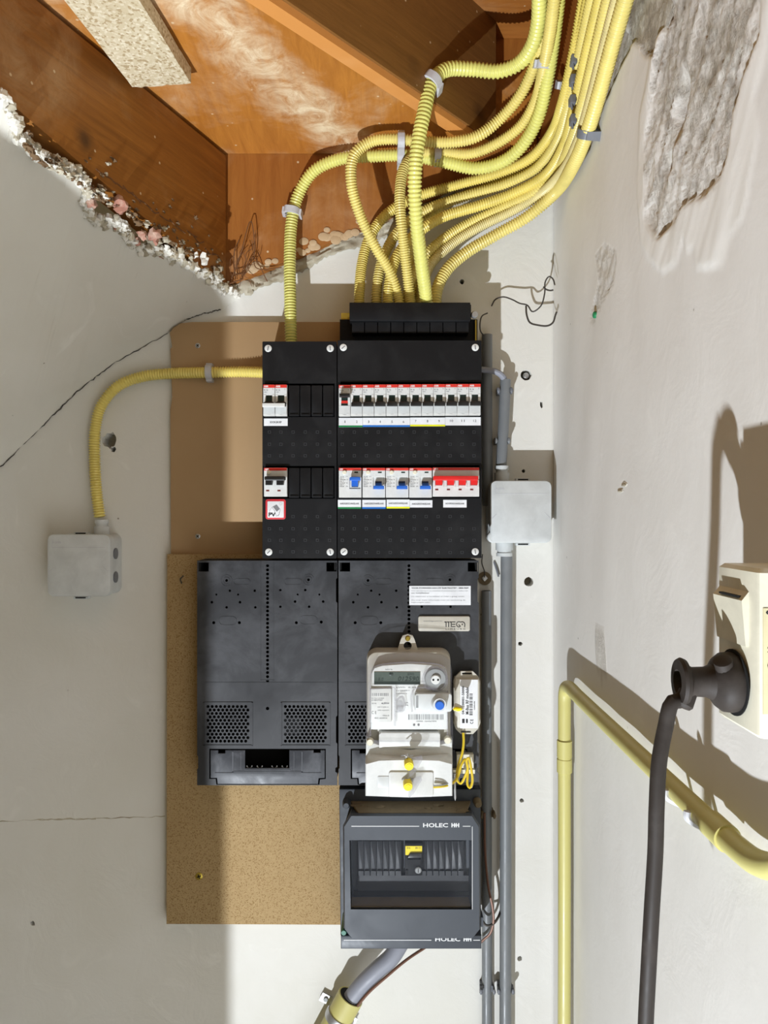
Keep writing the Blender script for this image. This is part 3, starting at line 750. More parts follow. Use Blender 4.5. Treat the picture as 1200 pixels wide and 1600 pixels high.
# ================================================================ ENCLOSURES
Ye = 1165.0
def knock(m, px, py, Y, s=2.3):
    c = W(px, py, Y)
    L0 = [(c.x-s, c.z-s), (c.x-s, c.z+s), (c.x+s, c.z+s), (c.x+s, c.z-s)]
    L1 = [(c.x+(x-c.x)*.62, c.z+(z-c.z)*.62) for x, z in L0]
    m.loft([[(x, Y+.2, z) for x, z in L0], [(x, Y-.7, z) for x, z in L0], [(x, Y-.7, z) for x, z in L1], [(x, Y+.2, z) for x, z in L1]], False, False)
def enclosure(x0, x1, y0, y1, label, slots, cols, rows, blanks, xs0, skip):
    t = thing('distribution_enclosure', label, 'fuse box', W((x0+x1)/2, y1, 1210))
    m = MB(); R4 = rect(x0, y0, x1, y1, Ye); hs = []
    for s_ in slots: a_ = rect(*s_, Ye); hs.append([(a_[0], a_[2]), (a_[1], a_[2]), (a_[1], a_[3]), (a_[0], a_[3])])
    m.plate(rrect(*R4, 1.5), hs, Ye, 3); m.build('cover', M['black'], t)
    m = MB(); X0, X1, Z0, Z1 = R4
    for b_ in ((X0+.6, X0+4), (X1-4, X1-.6)): m.box(b_[0], b_[1], Ye+3, 1257, Z0+.6, Z1-.6)
    for b_ in ((Z0+.6, Z0+4), (Z1-4, Z1-.6)): m.box(X0+4, X1-4, Ye+3, 1257, b_[0], b_[1])
    m.box(X0+4, X1-4, 1215, 1219, Z0+4, Z1-4)
    m.build('body', M['black2'], t)
    m = MB()
    for y in rows:
        for c in cols:
            if (c, y) not in skip: knock(m, c, y, Ye)
    m.build('knockout_pattern', M['knock'], t)
    for s_, b_ in blanks:
        for bx in b_:
            m = MB(); a_ = rect(bx-8.3, s_[1]+3, bx+8.3, s_[3]-1.5, Ye-1)
            m.rp(a_, Ye-1, Ye+30, 1.2, .8); a_ = rect(bx-6.5, s_[3]-4.5, bx+6.5, s_[3]-2.2, Ye-3); m.box(a_[0], a_[1], Ye-3, Ye, a_[2], a_[3]); m.build('blanking_strip', M['black'], t)
    for px, py, a in ((x0+9, y0+11, 80), (x1-10, y0+11, 95), (x0+10, y1-10, 45), (x1-10, y1-10, 100)):
        if x1 > 600 and px < 600 : a = 40
        m = MB(); screw_head(m, W(px, py, Ye), 5.4, Ye, 1.4, '-', a); m.build('cover_screw', [M['white'], M['grey_ink']], t)
    return t
# left, narrow
SL = [(411, 599, 523, 651.5), (411, 728, 523, 779)]
bl = [(SL[0], (459.5, 477, 495, 513)), (SL[1], (459.5, 477, 495, 513))]
eL = enclosure(410, 526, 533.5, 872.5, 'narrow black fuse box with two switch rows, on the brown hardboard', SL, (421, 439, 458, 477, 496, 515), (675, 694, 712, 807, 826, 844, 862), bl, 411,
    {(421, 807), (439, 807), (421, 862), (515, 862)})
SR = [(529, 597, 751.5, 652), (529, 727, 749.5, 778)]
eR = enclosure(527.5, 752.5, 532, 872, 'wide black fuse box with twelve breakers, right of the narrow one', SR, [535+18.7*k for k in range(12)], (675, 694, 712, 807, 826, 844, 863), [], 529, {(535, 863), (535+18.7*11, 863), (535+18.7*11, 807)})
def lab_strip(parent, x0, y0, x1, y1, col=None, texts=(), name='label_strip', lab=None, tilt=0):
    m = MB(); a_ = rect(x0, y0, x1, y1, Ye); m.m = 0; m.box(a_[0], a_[1], Ye-.6, Ye, a_[2], a_[3])
    mats = [M['paper']]
    if col:
        m.m = 1; b_ = rect(x0, y1-2.6, x1, y1, Ye); m.box(b_[0], b_[1], Ye-.75, Ye-.55, b_[2], b_[3]); mats.append(col)
    o = m.build(name, mats, parent)
    if lab: o['label'] = lab
    if texts: lettering(o, M['ink'], texts, Ye-.65)
    return o
def num(n, px, y=659): w_ = 1.2*len(n)*(.45 if n == '1' else 1); return (n, px-w_, y-1.8, px+w_, y+1.8)
lab_strip(eL, 412.5, 654, 449.5, 665.5, None, [('KOOKGROEP', 422, 658, 440, 661.3, dict(bold=.2))], lab='white printed label under the two linked breakers')
lab_strip(eR, 529.5, 653, 566.5, 667.5, M['green'], [num('1', 539), num('2', 557.5)], lab='white label strip with green edge')
lab_strip(eR, 566.8, 652.8, 640.5, 667, M['bstripe'], [num('3', 576), num('4', 594), num('5', 612.5), num('6', 630.5)], lab='white label strip with blue edge')
lab_strip(eR, 640.8, 652.4, 695.5, 666.2, M['ystripe'], [num('7', 649.5, 658), num('8', 668, 658), num('9', 686, 658)], lab='white label strip with yellow edge')
lab_strip(eR, 695.8, 651.8, 751, 664.8, None, [num('10', 705.5, 657.5), num('11', 723.5, 657.5), num('12', 742, 657.5)], lab='plain white label strip')
AL = 'AARDLEKSCHAKELAAR'
for x0, x1, y0, c, l in ((528, 564, 781, M['green'], 'white label with green edge'), (566, 602.5, 781, M['bstripe'], 'white label with blue edge'), (604, 640, 780.5, M['ystripe'], 'white label with yellow edge'), (640.3, 675.5, 781.5, None, 'plain white label at the middle')):
    lab_strip(eR, x0, y0, x1, y0+(14 if c else 11.5), c, [(AL, x0+3, y0+4.5, x1-3, y0+7.2, dict(bold=.2))], lab=l)
lab_strip(eR, 692.5, 781, 729, 793, None, [('HOOFDSCHAKELAAR', 696, 785.6, 725.5, 788.2, dict(bold=.2))], lab='white label under the red main switch')
# warning sticker with the solar house
m = MB(); m.m = 0; m.rp(rect(415, 780, 446.5, 811.5, Ye), Ye-.6, Ye, 3.5, .1); m.m = 1; m.rp(rect(418, 783.4, 443.5, 808.8, Ye), Ye-.8, Ye-.5, .8, .05)
sk = m.build('solar_sticker', [plain('warning_red', (205, 50, 58), .5), M['paper']], eL); sk['label'] = 'red framed solar warning sticker'
lettering(sk, M['ink'], [('PV', 419.6, 801, 430.6, 807.2, dict(bold=.35))], Ye-1.1)
m = MB(); Yk = Ye-.85
def pline(m, pts, r): m.tube([W(x, y, Yk) for x, y in pts], r, 4, 2, False)
pline(m, [(421, 800), (421.5, 797), (425, 792.5), (429, 798), (431.5, 806)], .3); pline(m, [(425, 792.5), (432, 788.5), (438, 796), (436, 804), (431, 807)], .3); pline(m, [(434, 807), (436.5, 803.5), (436.5, 800)], .3)
m.prism(P2([(426.5, 792), (432, 788.8), (437, 795.5), (432.5, 799.5)], Yk), Yk-.05, Yk+.1)
for a in range(0, 360, 45): pline(m, [(438.5+1.2*math.cos(math.radians(a)), 787+1.2*math.sin(math.radians(a))), (438.5+3*math.cos(math.radians(a)), 787+3*math.sin(math.radians(a)))], .15)
m.build('house_drawing', M['grey_ink'], sk)

# ---------------------------------------------------------------- breakers
Yk0 = 1159.0
def brk_body(m, x0, x1, y0, y1, ops, Y=Yk0):         # front with openings for the toggles
    a_ = rect(x0, y0, x1, y1, Y); hs = []
    for o_ in ops: b_ = rect(*o_, Y); hs.append([(b_[0], b_[2]), (b_[1], b_[2]), (b_[1], b_[3]), (b_[0], b_[3])])
    m.plate(rrect(a_[0]+.25, a_[1]-.25, a_[2], a_[3], .8, 2), hs, Y, 2); m.box(a_[0]+.3, a_[1]-.3, Y+5, Y+50, a_[2]+.2, a_[3]-.2)
def bx(m, x0, y0, x1, y1, Y, d0, d1): a_ = rect(x0, y0, x1, y1, Y); return m.box(a_[0], a_[1], Y+d0, Y+d1, a_[2], a_[3])
def breaker(x0, y0, label, group, off=False):
    w = 18.45; x1 = x0+w; t = thing('circuit_breaker', label, 'circuit breaker', W(x0+w/2, y0+49, Yk0+20), group)
    m = MB(); m.m = 0
    brk_body(m, x0, x1, y0, y0+49, [(x0+3.8, y0+16.5, x1-4.0, y0+33)])
    m.m = 1; bx(m, x0+.5, y0+32.5, x1-.5, y0+46, Yk0, -.5, 0)
    m.tube([W(x0+1, y0+46, Yk0-.5), W(x0+4, y0+45, Yk0-.5), W(x0+9, y0+47, Yk0-.5), W(x0+14, y0+45, Yk0-.5), W(x1-1, y0+46, Yk0-.5)], .25, 4, 2)
    m.m = 0; bx(m, x0+.6, y0+15.8, x0+4.2, y0+26.5, Yk0, -.8, 0); bx(m, x1-4.2, y0+15.8, x1-.6, y0+26.5, Yk0, -.8, 0)
    m.build('housing', [M['white'], M['white2']], t)
    m = MB(); bx(m, x0+.3, y0+.2, x1-.3, y0+4.8, Yk0, -.5, .5); rb = m.build('colour_band', M['red'], t); rb['label'] = 'red band across the top'
    m = MB(); a_ = rect(x0+1, y0+1.2, x0+8, y0+4, Yk0-.5); m.text('ABB', *a_, Yk0-.55, bold=.3); m.build('lettering', M['wink'], rb)
    m = MB(); bx(m, x0+.5, y0+5.2, x1-.5, y0+15.5, Yk0, -.3, .5); rl = m.build('rating_label', M['white2'], t)
    m = MB()
    for s_, r4 in (('B 16', (x0+1.5, y0+7.2, x0+7.5, y0+9.6)), ('S201', (x0+1.5, y0+11, x0+6, y0+12.4)), ('T', (x1-4, y0+6.5, x1-2.5, y0+9))): m.text(s_, *rect(*r4, Yk0-.3), Yk0-.4, bold=.1)
    m.build('lettering', M['grey_ink'], rl)
    m = MB(); m.m = 0; bx(m, x0+3.8, y0+17, x1-4, y0+32, Yk0, 1.5, 4)
    if not off:
        m.m = 0; bx(m, x0+4.2, y0+17.2, x1-4.4, y0+26, Yk0, .3, 2)
        m.m = 2; bx(m, x0+4.4, y0+26, x1-4.6, y0+33, Yk0, -4, 3); m.prism(P2([(x0+1, y0+33.8), (x0+1, y0+28), (x0+3, y0+26.5), (x1-3, y0+26.5), (x1-1, y0+28), (x1-1, y0+33.8)], Yk0-8), Yk0-8, Yk0-4, .8)
    else:
        m.m = 2; bx(m, x0+4.4, y0+14, x1-4.6, y0+20, Yk0, -6, 3); m.prism(P2([(x0+1, y0+18.8), (x0+1, y0+13), (x1-1, y0+13), (x1-1, y0+18.8)], Yk0-12), Yk0-13, Yk0-6, .8)
        m.m = 3; bx(m, x0+3.8, y0+24.5, x1-4.2, y0+28.5, Yk0, .2, 2)
    m.build('toggle', [M['dgreen'], M['greyd'], M['black_r'], M['red']], t)
    return t
ROW = 'breakers in the upper row'
b1_ = breaker(529.2, 601.5, 'breaker above number 1, leftmost of the wide box, toggle up', ROW, True)
b2_ = breaker(547.7, 601, 'breaker above number 2 on the green-edged label', ROW)
where = {3: 'leftmost breaker above the blue-edged label', 4: 'second breaker from the left above the blue-edged label', 5: 'second breaker from the right above the blue-edged label', 6: 'rightmost breaker above the blue-edged label',
         7: 'left breaker above the yellow-edged label', 8: 'middle breaker above the yellow-edged label', 9: 'right breaker above the yellow-edged label',
         10: 'left breaker above the plain white strip at the right end', 11: 'middle breaker above the plain white strip at the right end', 12: 'rightmost breaker of the upper row, at the edge of the wide box'}
for n_ in range(3, 13):
    c = copy_tree(b2_); dp = W(547.7+18.5*(n_-2), 601-.12*(n_-2), Yk0)-W(547.7, 601, Yk0)
    c.location = c.location+dp*S
    c['label'] = where[n_]
for px, w_ in ((411.2, 'left'), (430, 'right')):
    c = copy_tree(b2_); c.location = c.location+(W(px, 601, Yk0)-W(547.7, 601, Yk0))*S; c['label'] = '%s one of the two linked breakers in the narrow fuse box' % w_; c['group'] = 'linked cooker breakers'
m = MB(); m.rp(rect(409.8, 629.8, 445, 636, Yk0-12), Yk0-12, Yk0-8.2, .8, .6); tag(m.build('toggle_link', M['white']), 'white bar joining the toggles of the two linked breakers', 'toggle bar')

def solar_breaker():
    x0, y0, x1, y1 = 412.3, 731, 448.5, 776; t = thing('solar_breaker', 'two-pole breaker above the solar warning sticker', 'circuit breaker', W(430, 776, Yk0+20))
    m = MB(); brk_body(m, x0, x1, y0, y1, [(x0+3, y0+17, x0+13.5, y0+27), (x1-16, y0+17, x1-5, y0+27)]); m.build('housing', M['white'], t)
    m = MB(); bx(m, x0+.3, y0+.2, x1-.3, y0+4.3, Yk0, -.5, .5); rb = m.build('colour_band', M['red'], t); rb['label'] = 'red band across the top'
    m = MB(); m.text('ABB', *rect(x0+1, y0+1, x0+8, y0+3.5, Yk0-.5), Yk0-.55, bold=.3); m.build('lettering', M['wink'], rb)
    m = MB(); m.rp(rect(x0+.8, y0+13, x1-3, y0+19.5, Yk0-13), Yk0-13, Yk0-5, 2, 1); bx(m, x0+3.2, y0+17, x0+13.3, y0+27, Yk0, -5, 3); bx(m, x1-15.8, y0+17, x1-5.2, y0+27, Yk0, -5, 3); m.build('toggle', M['black_r'], t)
    m = MB(); c = W(x0+8, y0+7.2, Yk0); m.lathe((c.x, Yk0, c.z), (0, -1, 0), [(0, 3.2), (3, 3), (3.4, 2.4)], 16); m.build('test_button', M['cream'], t)
    m = MB(); bx(m, x0+3.5, y0+34.3, x0+8.5, y0+36.8, Yk0, -.1, .5); bx(m, x1-15, y0+34.3, x1-10, y0+36.8, Yk0, -.1, .5); m.build('indicator', plain('dark_red_flag', (110, 24, 20), .4), t)
solar_breaker()
def rcd(x0, x1, y0, label, up):
    y1 = y0+46.5; t = thing('residual_current_switch', label, 'earth leakage switch', W((x0+x1)/2, y1, Yk0+20), 'earth leakage switches')
    m = MB(); m.m = 0; brk_body(m, x0, x1, y0, y1, [(x1-19, y0+15, x1-1.6, y0+33)])
    m.m = 1; bx(m, x0+.6, y0+4.6, x1-.6, y0+13.5, Yk0, -.3, .3)
    m.build('housing', [M['white'], M['white2']], t)
    m = MB(); bx(m, x0+.3, y0+.2, x1-.3, y0+4, Yk0, -.5, .5); rb = m.build('colour_band', M['red'], t); rb['label'] = 'red band across the top'
    m = MB(); m.text('ABB', *rect(x0+1, y0+.9, x0+6.5, y0+3.2, Yk0-.5), Yk0-.55, bold=.3); m.build('lettering', M['wink'], rb)
    m = MB(); c = W(x0+9, y0+7.3, Yk0); m.lathe((c.x, Yk0, c.z), (0, -1, 0), [(0, 3.3), (3, 3.1), (3.4, 2.5)], 16); m.build('test_button', M['cream'], t)
    m = MB(); bx(m, x1-11.5, y0+6, x1-5.5, y0+8.2, Yk0, -.4, .3); m.build('indicator', M['dgreen'], t)
    m = MB()
    for k in range(7): m.text('xxxx'[:2+k % 3]+' n', *rect(x0+1.5, y0+13+k*2.6, x0+(8 if k % 2 else 14), y0+14.1+k*2.6, Yk0-.2), Yk0-.25)
    for k in range(5):
        for j in range(5):
            pass
    m.build('small_print', M['grey_ink'], t)
    m = MB(); m.m = 0; bx(m, x1-19, y0+15, x1-1.6, y0+33, Yk0, 2, 5); m.m = 1; bx(m, x1-15.5, y0+(21 if not up else 19), x1-5.5, y0+30, Yk0, -1, 4)
    yy = y0+27.5 if not up else y0+14
    m.m = 2; m.prism(P2([(x1-18.6, yy+5.8), (x1-18.6, yy+1), (x1-16.5, yy), (x1-3.5, yy), (x1-1.8, yy+1), (x1-1.8, yy+5.8)], Yk0-12), Yk0-12, Yk0-5, .8); bx(m, x1-15.5, yy-(3 if not up else -4), x1-5.5, yy+(5 if not up else 15), Yk0, -6, 1)
    m.build('toggle', [M['white2'], M['dblue'], M['blue']], t)
rcd(529.3, 565, 731, 'earth leakage switch with its blue toggle up, above the green-edged label', True)
rcd(566.2, 602, 731, 'earth leakage switch with blue toggle down, above the blue-edged label', False)
rcd(602.6, 638.5, 731, 'earth leakage switch with blue toggle down, above the yellow-edged label', False)
rcd(639.2, 675, 731, 'earth leakage switch with blue toggle down, beside the red main switch', False)
def main_switch():
    x0, x1, y0, y1 = 676, 749, 730.5, 776; t = thing('main_switch', 'four-pole main switch with red linked toggles', 'main switch', W(712, 776, Yk0+20))
    m = MB(); brk_body(m, x0, x1, y0, y1, [(x0+4+18.2*k, y0+18, x0+15+18.2*k, y0+28) for k in range(4)])
    for k in range(4): bx(m, x0+1.5+18.2*k, y0+20, x0+3.8+18.2*k, y0+31, Yk0, -2, .2); bx(m, x0+15.2+18.2*k, y0+20, x0+17.2+18.2*k, y0+31, Yk0, -2, .2)
    m.build('housing', M['white'], t)
    m = MB(); bx(m, x0+.3, y0+.2, x1-.3, y0+4.2, Yk0, -.5, .5); rb = m.build('colour_band', M['red'], t); rb['label'] = 'red band across the top'
    m = MB(); m.text('ABB', *rect(x0+2, y0+1, x0+8.5, y0+3.4, Yk0-.5), Yk0-.55, bold=.3); m.build('lettering', M['wink'], rb)
    m = MB(); m.rp(rect(x0+1, y0+13, x1-1.5, y0+20, Yk0-14), Yk0-14, Yk0-5, 1.5, 1)
    for k in range(4): bx(m, x0+4.3+18.2*k, y0+18, x0+14.8+18.2*k, y0+27.5, Yk0, -6, 3)
    m.build('toggle', M['redsw'], t)
    m = MB()
    for k in range(4): bx(m, x0+4+18.2*k, y0+33, x0+9+18.2*k, y0+35.6, Yk0, -.1, .5)
    m.build('indicator', plain('dark_red_flag', (110, 24, 20), .4), t)
main_switch()

# cable entry box above the wide fuse box
t = thing('cable_entry_box', 'black ribbed cable entry box on top of the wide fuse box', 'junction box', W(640, 532, 1225))
m = MB(); m.rp(rect(546, 472.5, 735, 501, 1172), 1172, 1200, 1, .8); m.build('lid', M['black'], t)
m = MB(); bx(m, 531, 499, 546, 533, 1204, 0, 50); bx(m, 736, 499, 746, 533, 1204, 0, 50); bx(m, 546, 502, 736, 534, 1204, 0, 4); bx(m, 546, 476, 736, 502, 1240, 0, 15); m.build('body', M['black2'], t)
m = MB()
for k in range(9): bx(m, 550+k*20.4, 503.5, 569+k*20.4, 520, 1180, 0, 26)
m.build('ribbed_strip', M['black2'], t)
m = MB(); bx(m, 533, 489, 546, 499, 1205, 0, 40); c = W(538.5, 494, 1205); m.build('earth_bracket', M['brass'], t)
m = MB(); c = W(741, 492, 1200); m.lathe((c.x, 1202, c.z), (0, -1, 0), [(0, 5.5), (5, 5.5), (7, 4)], 16); m.build('corner_screw', M['steel'], t)
m = MB(); bx(m, 742.5, 500, 744.5, 533, 1200, 0, 30); m.build('earth_strip', M['brass'], t)
# ================================================================ ELECTRICITY METER
t = thing('electricity_meter', 'white electricity meter with clear cover and grey display, on the right mounting plate', 'electricity meter', W(639, 1245, 1180))
Yf = 1142.0
m = MB()
c = W(636, 1008, 1185)
tab = [(618, 1026), (626, 1000), (629, 993.5), (637, 991), (645, 993.5), (648, 1000), (656, 1026)]
def P2b(l, Y): return [(RX(x, Y), RZ(y, Y)) for x, y in l]
h1 = W(637, 997.5, 1178); h2 = W(637, 1009, 1178)
m.plate(P2b(tab, 1178), [circ(h2.x, h2.z, 6.3, 16)], 1178, 6)
m.rp(rect(574, 1019, 704, 1162, 1165), 1165, 1198, 14, 2, 2); m.build('base', M['beige'], t)
m = MB(); m.lathe((h1.x, 1178, h1.z), (0, -1, 0), [(-1, 4), (1.5, 4), (3, 2.6)], 14); m.build('screw', M['brass'], t)
# clear cover: a shell with rounded shoulders
m = MB()
cv = [(572, 1160), (574, 1045), (577, 1030), (590, 1022), (640, 1018), (690, 1022), (702, 1030), (705, 1045), (707, 1160)]
outl = P2b(cv, 1160)
fr = P2b([(577, 1158), (578, 1050), (582, 1040), (594, 1036), (640, 1032.5), (688, 1036), (698, 1040), (701, 1050), (702, 1158)], Yf)
m.loft([[(x, 1165, z) for x, z in outl], [(x, 1150, z) for x, z in outl], [(x, Yf+2, z) for x, z in fr], [(x, Yf, z) for x, z in inset(fr, -2 if False else 1.5)]], False, False)
m.build('cover', M['clear'], t)
m = MB()
m.tube([W(*p, Yf-.5) for p in ((579, 1150), (580, 1052), (584, 1043), (596, 1038.5), (640, 1035), (686, 1038.5), (695, 1043), (698, 1052), (699, 1150))], 1.0, 6, 6)
cr = W(679.5, 1060.5, Yf); 
for r in (16.5, 18.5): m.tube([(cr.x+r*math.cos(a), Yf-2, cr.z+r*math.sin(a)) for a in [k*math.pi/16 for k in range(33)]], .8, 6, 4, False)
m.tube([W(*p, Yf-2) for p in ((644, 1112), (643, 1085), (647, 1077), (662, 1074), (700, 1081))], 1.2, 6, 4)
m.tube([W(*p, Yf-1) for p in ((617, 1075), (617, 1134))], 1.6, 6, 4); m.tube([W(*p, Yf-1) for p in ((579, 1077), (617, 1074))], 1.1, 6, 4)
m.tube([W(*p, Yf-1) for p in ((618, 1095), (628, 1088), (632, 1098), (630, 1110), (618, 1112))], 1.6, 6, 3)
m.rp(rect(619, 1096, 630, 1112, Yf-3), Yf-3, Yf+6, 4, 2)
m.build('cover_moulding', M['clear'], t)
# face plate
m = MB(); Yg = 1148
m.prism(P2b([(579, 1140), (580, 1053), (585, 1044), (597, 1040), (640, 1037), (684, 1040), (694, 1044), (698, 1053), (700, 1140)], Yg), Yg, 1166, 1); fp = m.build('face_plate', M['white'], t)
m = MB(); m.rp(rect(578, 1076, 611.5, 1129, Yg-4), Yg-4, Yg, 1, .5); m.build('rating_plate', M['white'], fp)
m = MB(); m.m = 0; bx(m, 584.5, 1050, 656.5, 1069.5, Yg-1, -.3, 1); m.m = 1; bx(m, 584.5, 1064.8, 656.5, 1069.5, Yg-1, -.5, -.3); m.m = 1
for k, ch in enumerate('0.12590'):
    pass
m.text('012590', *rect(622, 1057, 654.5, 1064, Yg-1), Yg-1.5, shear=.2); m.text('1.8.0', *rect(587, 1058.5, 599, 1064, Yg-1), Yg-1.4, shear=.15); m.text('kWh', *rect(637, 1051.5, 647, 1055, Yg-1), Yg-1.4)
m.rp(rect(608, 1050.6, 614.5, 1055.6, Yg-1), Yg-1.4, Yg-1, 2, .02)
m.build('display', [M['lcd'], plain('lcd_digits', (44, 54, 50), .3)], t)
m = MB(); cr = W(680, 1060, Yg); m.m = 0; m.lathe((cr.x, Yg+1, cr.z), (0, -1, 0), [(0, 16), (6, 16), (7, 15)], 32); m.m = 1; m.lathe((cr.x, Yg-5, cr.z), (0, -1, 0), [(0, 7), (4, 7), (5, 6)], 24)
m.m = 2
for dx in (-3.4, 3.6): m.lathe((cr.x+dx, Yg-9.5, cr.z), (0, -1, 0), [(0, 1.6), (.8, 1.6)], 12)
m.build('optical_port', [M['greyd'], M['white'], M['void']], t)
m = MB(); m.m = 0; m.rp(rect(648, 1084, 706, 1112.5, Yf-8), Yf-8, Yf+6, 4, 1.5); m.m = 1; bx(m, 650, 1087, 653.5, 1106, Yf-8, -.4, 0)
m.m = 0; c = W(686, 1098.5, Yf-8); m.lathe((c.x, Yf-8, c.z), (0, -1, 0), [(0, 12), (5, 10.5), (12, 9.5)], 26); m.build('data_port_cover', [M['white2'], M['greyd']], t)
m = MB(); m.lathe((c.x, Yf-19, c.z), (0, -1, 0), [(0, 6.7), (3, 6.7), (4.2, 5.6)], 22); m.build('push_button', M['blue'], t)
m = MB(); random.seed(4)
def bars(m, x0, x1, y0, y1, Y, horiz=False):
    p = x0 if not horiz else y0; e = x1 if not horiz else y1
    while p < e:
        w_ = random.choice((.5, .9, 1.4))
        if horiz: bx(m, x0, p, x1, p+w_, Y, -.15, .1)
        else: bx(m, p, y0, p+w_, y1, Y, -.15, .1)
        p += w_+random.choice((.6, .9, 1.5))
bars(m, 581, 608, 1083, 1087.5, Yg-4); bars(m, 638, 693, 1116, 1124.5, Yg)
for s_, r4 in (('C E', (580.5, 1111, 588, 1115.5)), ('4-116-1-51000', (580.5, 1090, 600, 1092)), ('2138029287', (580.5, 1093, 598, 1095)), ('50 Hz', (581, 1098, 588, 1100)), ('230 V 5(80) A', (590, 1104, 607, 1106)), ('1000 imp/kWh', (590, 1109, 608, 1111)), ('Class B', (598, 1117, 608, 1119)), ('IEC 62052', (585, 1121, 605, 1123))): m.text(s_, *rect(*r4, Yg-4), Yg-4.15)
m.text('e.gimo', *rect(596, 1097, 608, 1101, Yg-4), Yg-4.15, bold=.3, shear=.3)
for s_, r4 in (('iskra', (602, 1044.5, 613, 1047)), ('kWh  0.2S', (619, 1073, 650, 1075)), ('2 x 230/400 V', (619, 1078, 640, 1080)), ('0.25-5(80) A', (619, 1083, 636, 1085)), ('100000 1234567890', (650, 1126, 682, 1128)), ('LR', (633, 1097, 638, 1099)), ('PR', (633, 1101, 638, 1103))): m.text(s_, *rect(*r4, Yg), Yg-.15)
for px in (647, 654): c = W(px, 1132.5, Yg); m.lathe((c.x, Yg, c.z), (0, -1, 0), [(0, 1.7), (.6, 1.7)], 12)
m.build('lettering', M['grey_ink'], fp)
# terminal cover
def loft_yz(m, prof, x0, x1, xb=0):      # a profile of (py, Y) swept from side to side
    L = [[(RX(x, y_) if False else RX(x, 1142), y_, RZ(p, y_)) for p, y_ in prof] for x in (x0, x1)]
    return m.loft(L[::-1])
m = MB()
m.prism(P2b([(592, 1170), (592, 1148), (595, 1145), (685, 1145), (688, 1148), (688, 1170)], 1146), 1146, 1166, 1.5)
m.prism(P2b([(571.5, 1195), (572, 1155), (580, 1160), (592, 1164), (640, 1172), (688, 1164), (700, 1160), (706.5, 1155), (707, 1195)], 1148), 1148, 1196, 1)
# lower block bulges forward; its shoulder faces up
lf = P2b([(571, 1244), (571, 1193), (592, 1187.5), (640, 1186), (686, 1187.5), (707, 1193), (707, 1244), (640, 1246.5)], 1128)
sb = P2b([(571, 1244), (571, 1183), (576, 1177.5), (640, 1183), (702, 1177.5), (707, 1183), (707, 1244), (640, 1246.5)], 1147)
bk = [(x, z) for x, z in sb]
m.loft([[(x, 1128, z) for x, z in inset(lf, 1)][::-1] if False else [(x, 1128, z) for x, z in inset(lf, 1.2)], [(x, 1129.5, z) for x, z in lf], [(x, 1148, z) for x, z in sb], [(x, 1196, z) for x, z in bk]])
tc_ = m.build('terminal_cover', M['white'], t)
m = MB(); m.rp(rect(607.5, 1206.5, 677, 1245.5, 1125), 1125, 1135, 3, 1.2); m.m = 1; m.rp(rect(590, 1213, 610, 1231, 1127), 1127, 1131, 2, .5); m.build('service_cover', [M['white'], M['white2']], tc_)
for px, py in ((578, 1161), (700, 1158)):
    m = MB(); c = W(px, py, 1140); m.lathe((c.x, 1150, c.z), (0, -1, 0), [(0, 5.5), (6, 5.5), (8, 4.5)], 16); m.build('screw', M['cream'], tc_)
for px, py in ((636, 1181), (637, 1218)):
    m = MB(); m.tube([W(px-9, py, 1124), W(px-3, py-1, 1120), W(px+3, py+1, 1120), W(px+9, py-1, 1124)], 1, 6, 3); m.tube([W(px-1, py+2, 1120), W(px+1, py+12, 1118)], .5, 5, 3); c = W(px, py, 1120); m.blob(c, 3, 8, 6, .3); m.build('wing_screw', M['steel'], t)
for px, py in ((639, 1200.5), (637.5, 1232.5)):
    m = MB(); c = W(px, py, 1112); d = Vector((0.05, -.97, -.22)); m.m = 0; m.lathe(c-d*10+Vector((0, 0, 4)), d, [(0, 6.6), (10, 6.9), (12.5, 6.2)], 24); m.m = 0; m.lathe(c+Vector((0, 0, 4)), d, [(0, 4.6), (3.4, 4.2)], 20)
    s_ = m.build('seal', M['seal'], t); s_['label'] = 'round yellow seal'
    m = MB(); m.prism(P2b([(px+4, py-16), (px+20, py-20), (px+22, py-14), (px+10, py+6), (px+3, py+14), (px, py+12)], 1116), 1116, 1117, .1); m.build('seal_tag', M['clear'], s_)

# radio module
t = thing('radio_module', 'small white radio module with rotated lettering, right of the meter', 'radio module', W(729, 1146, 1190))
Yr = 1172
m = MB(); ol = P2b([(709, 1130), (709, 1064), (712, 1057), (720, 1049), (739, 1049), (747, 1057), (750.5, 1064), (750.5, 1130), (747, 1139), (739, 1147), (728, 1147), (720, 1147), (712, 1139)], Yr+6)
sl = [rrect(*rect(722, 1051, 737.5, 1054, Yr+6), 1, 2), rrect(*rect(720, 1142, 736, 1145, Yr+6), 1, 2)]
m.plate(ol, sl, Yr+6, 4); m.prism(P2b([(711.5, 1134), (710.5, 1128), (710.5, 1068), (712, 1061), (748, 1061), (749.5, 1068), (749.5, 1128), (748, 1134), (744, 1138), (716, 1138)], Yr), Yr, 1198, 2); m.build('case', M['beige'], t)
m = MB(); bx(m, 719, 1062, 746.5, 1138, Yr, -.4, .3); lb = m.build('label_sticker', M['paper'], t)
m = MB()
for s_, r4 in (('04-1200001-50000', (721.5, 1072, 725.5, 1116)), ('M-Bus RF module', (727.5, 1074, 732.5, 1116)), ('C E', (734.5, 1124, 739.5, 1131)), ('12345-678', (740.5, 1096, 742.2, 1109))): m.text(s_, *rect(*r4, Yr-.4), Yr-.6, turn=90, bold=.15)
bars(m, 733.5, 738.5, 1084, 1118, Yr-.4, True); m.rp(rect(722, 1123, 726, 1130, Yr-.4), Yr-.5, Yr-.3, .6, .05); m.rp(rect(728, 1123, 731, 1130, Yr-.4), Yr-.5, Yr-.3, 1.4, .05)
m.build('lettering', M['ink'], lb)
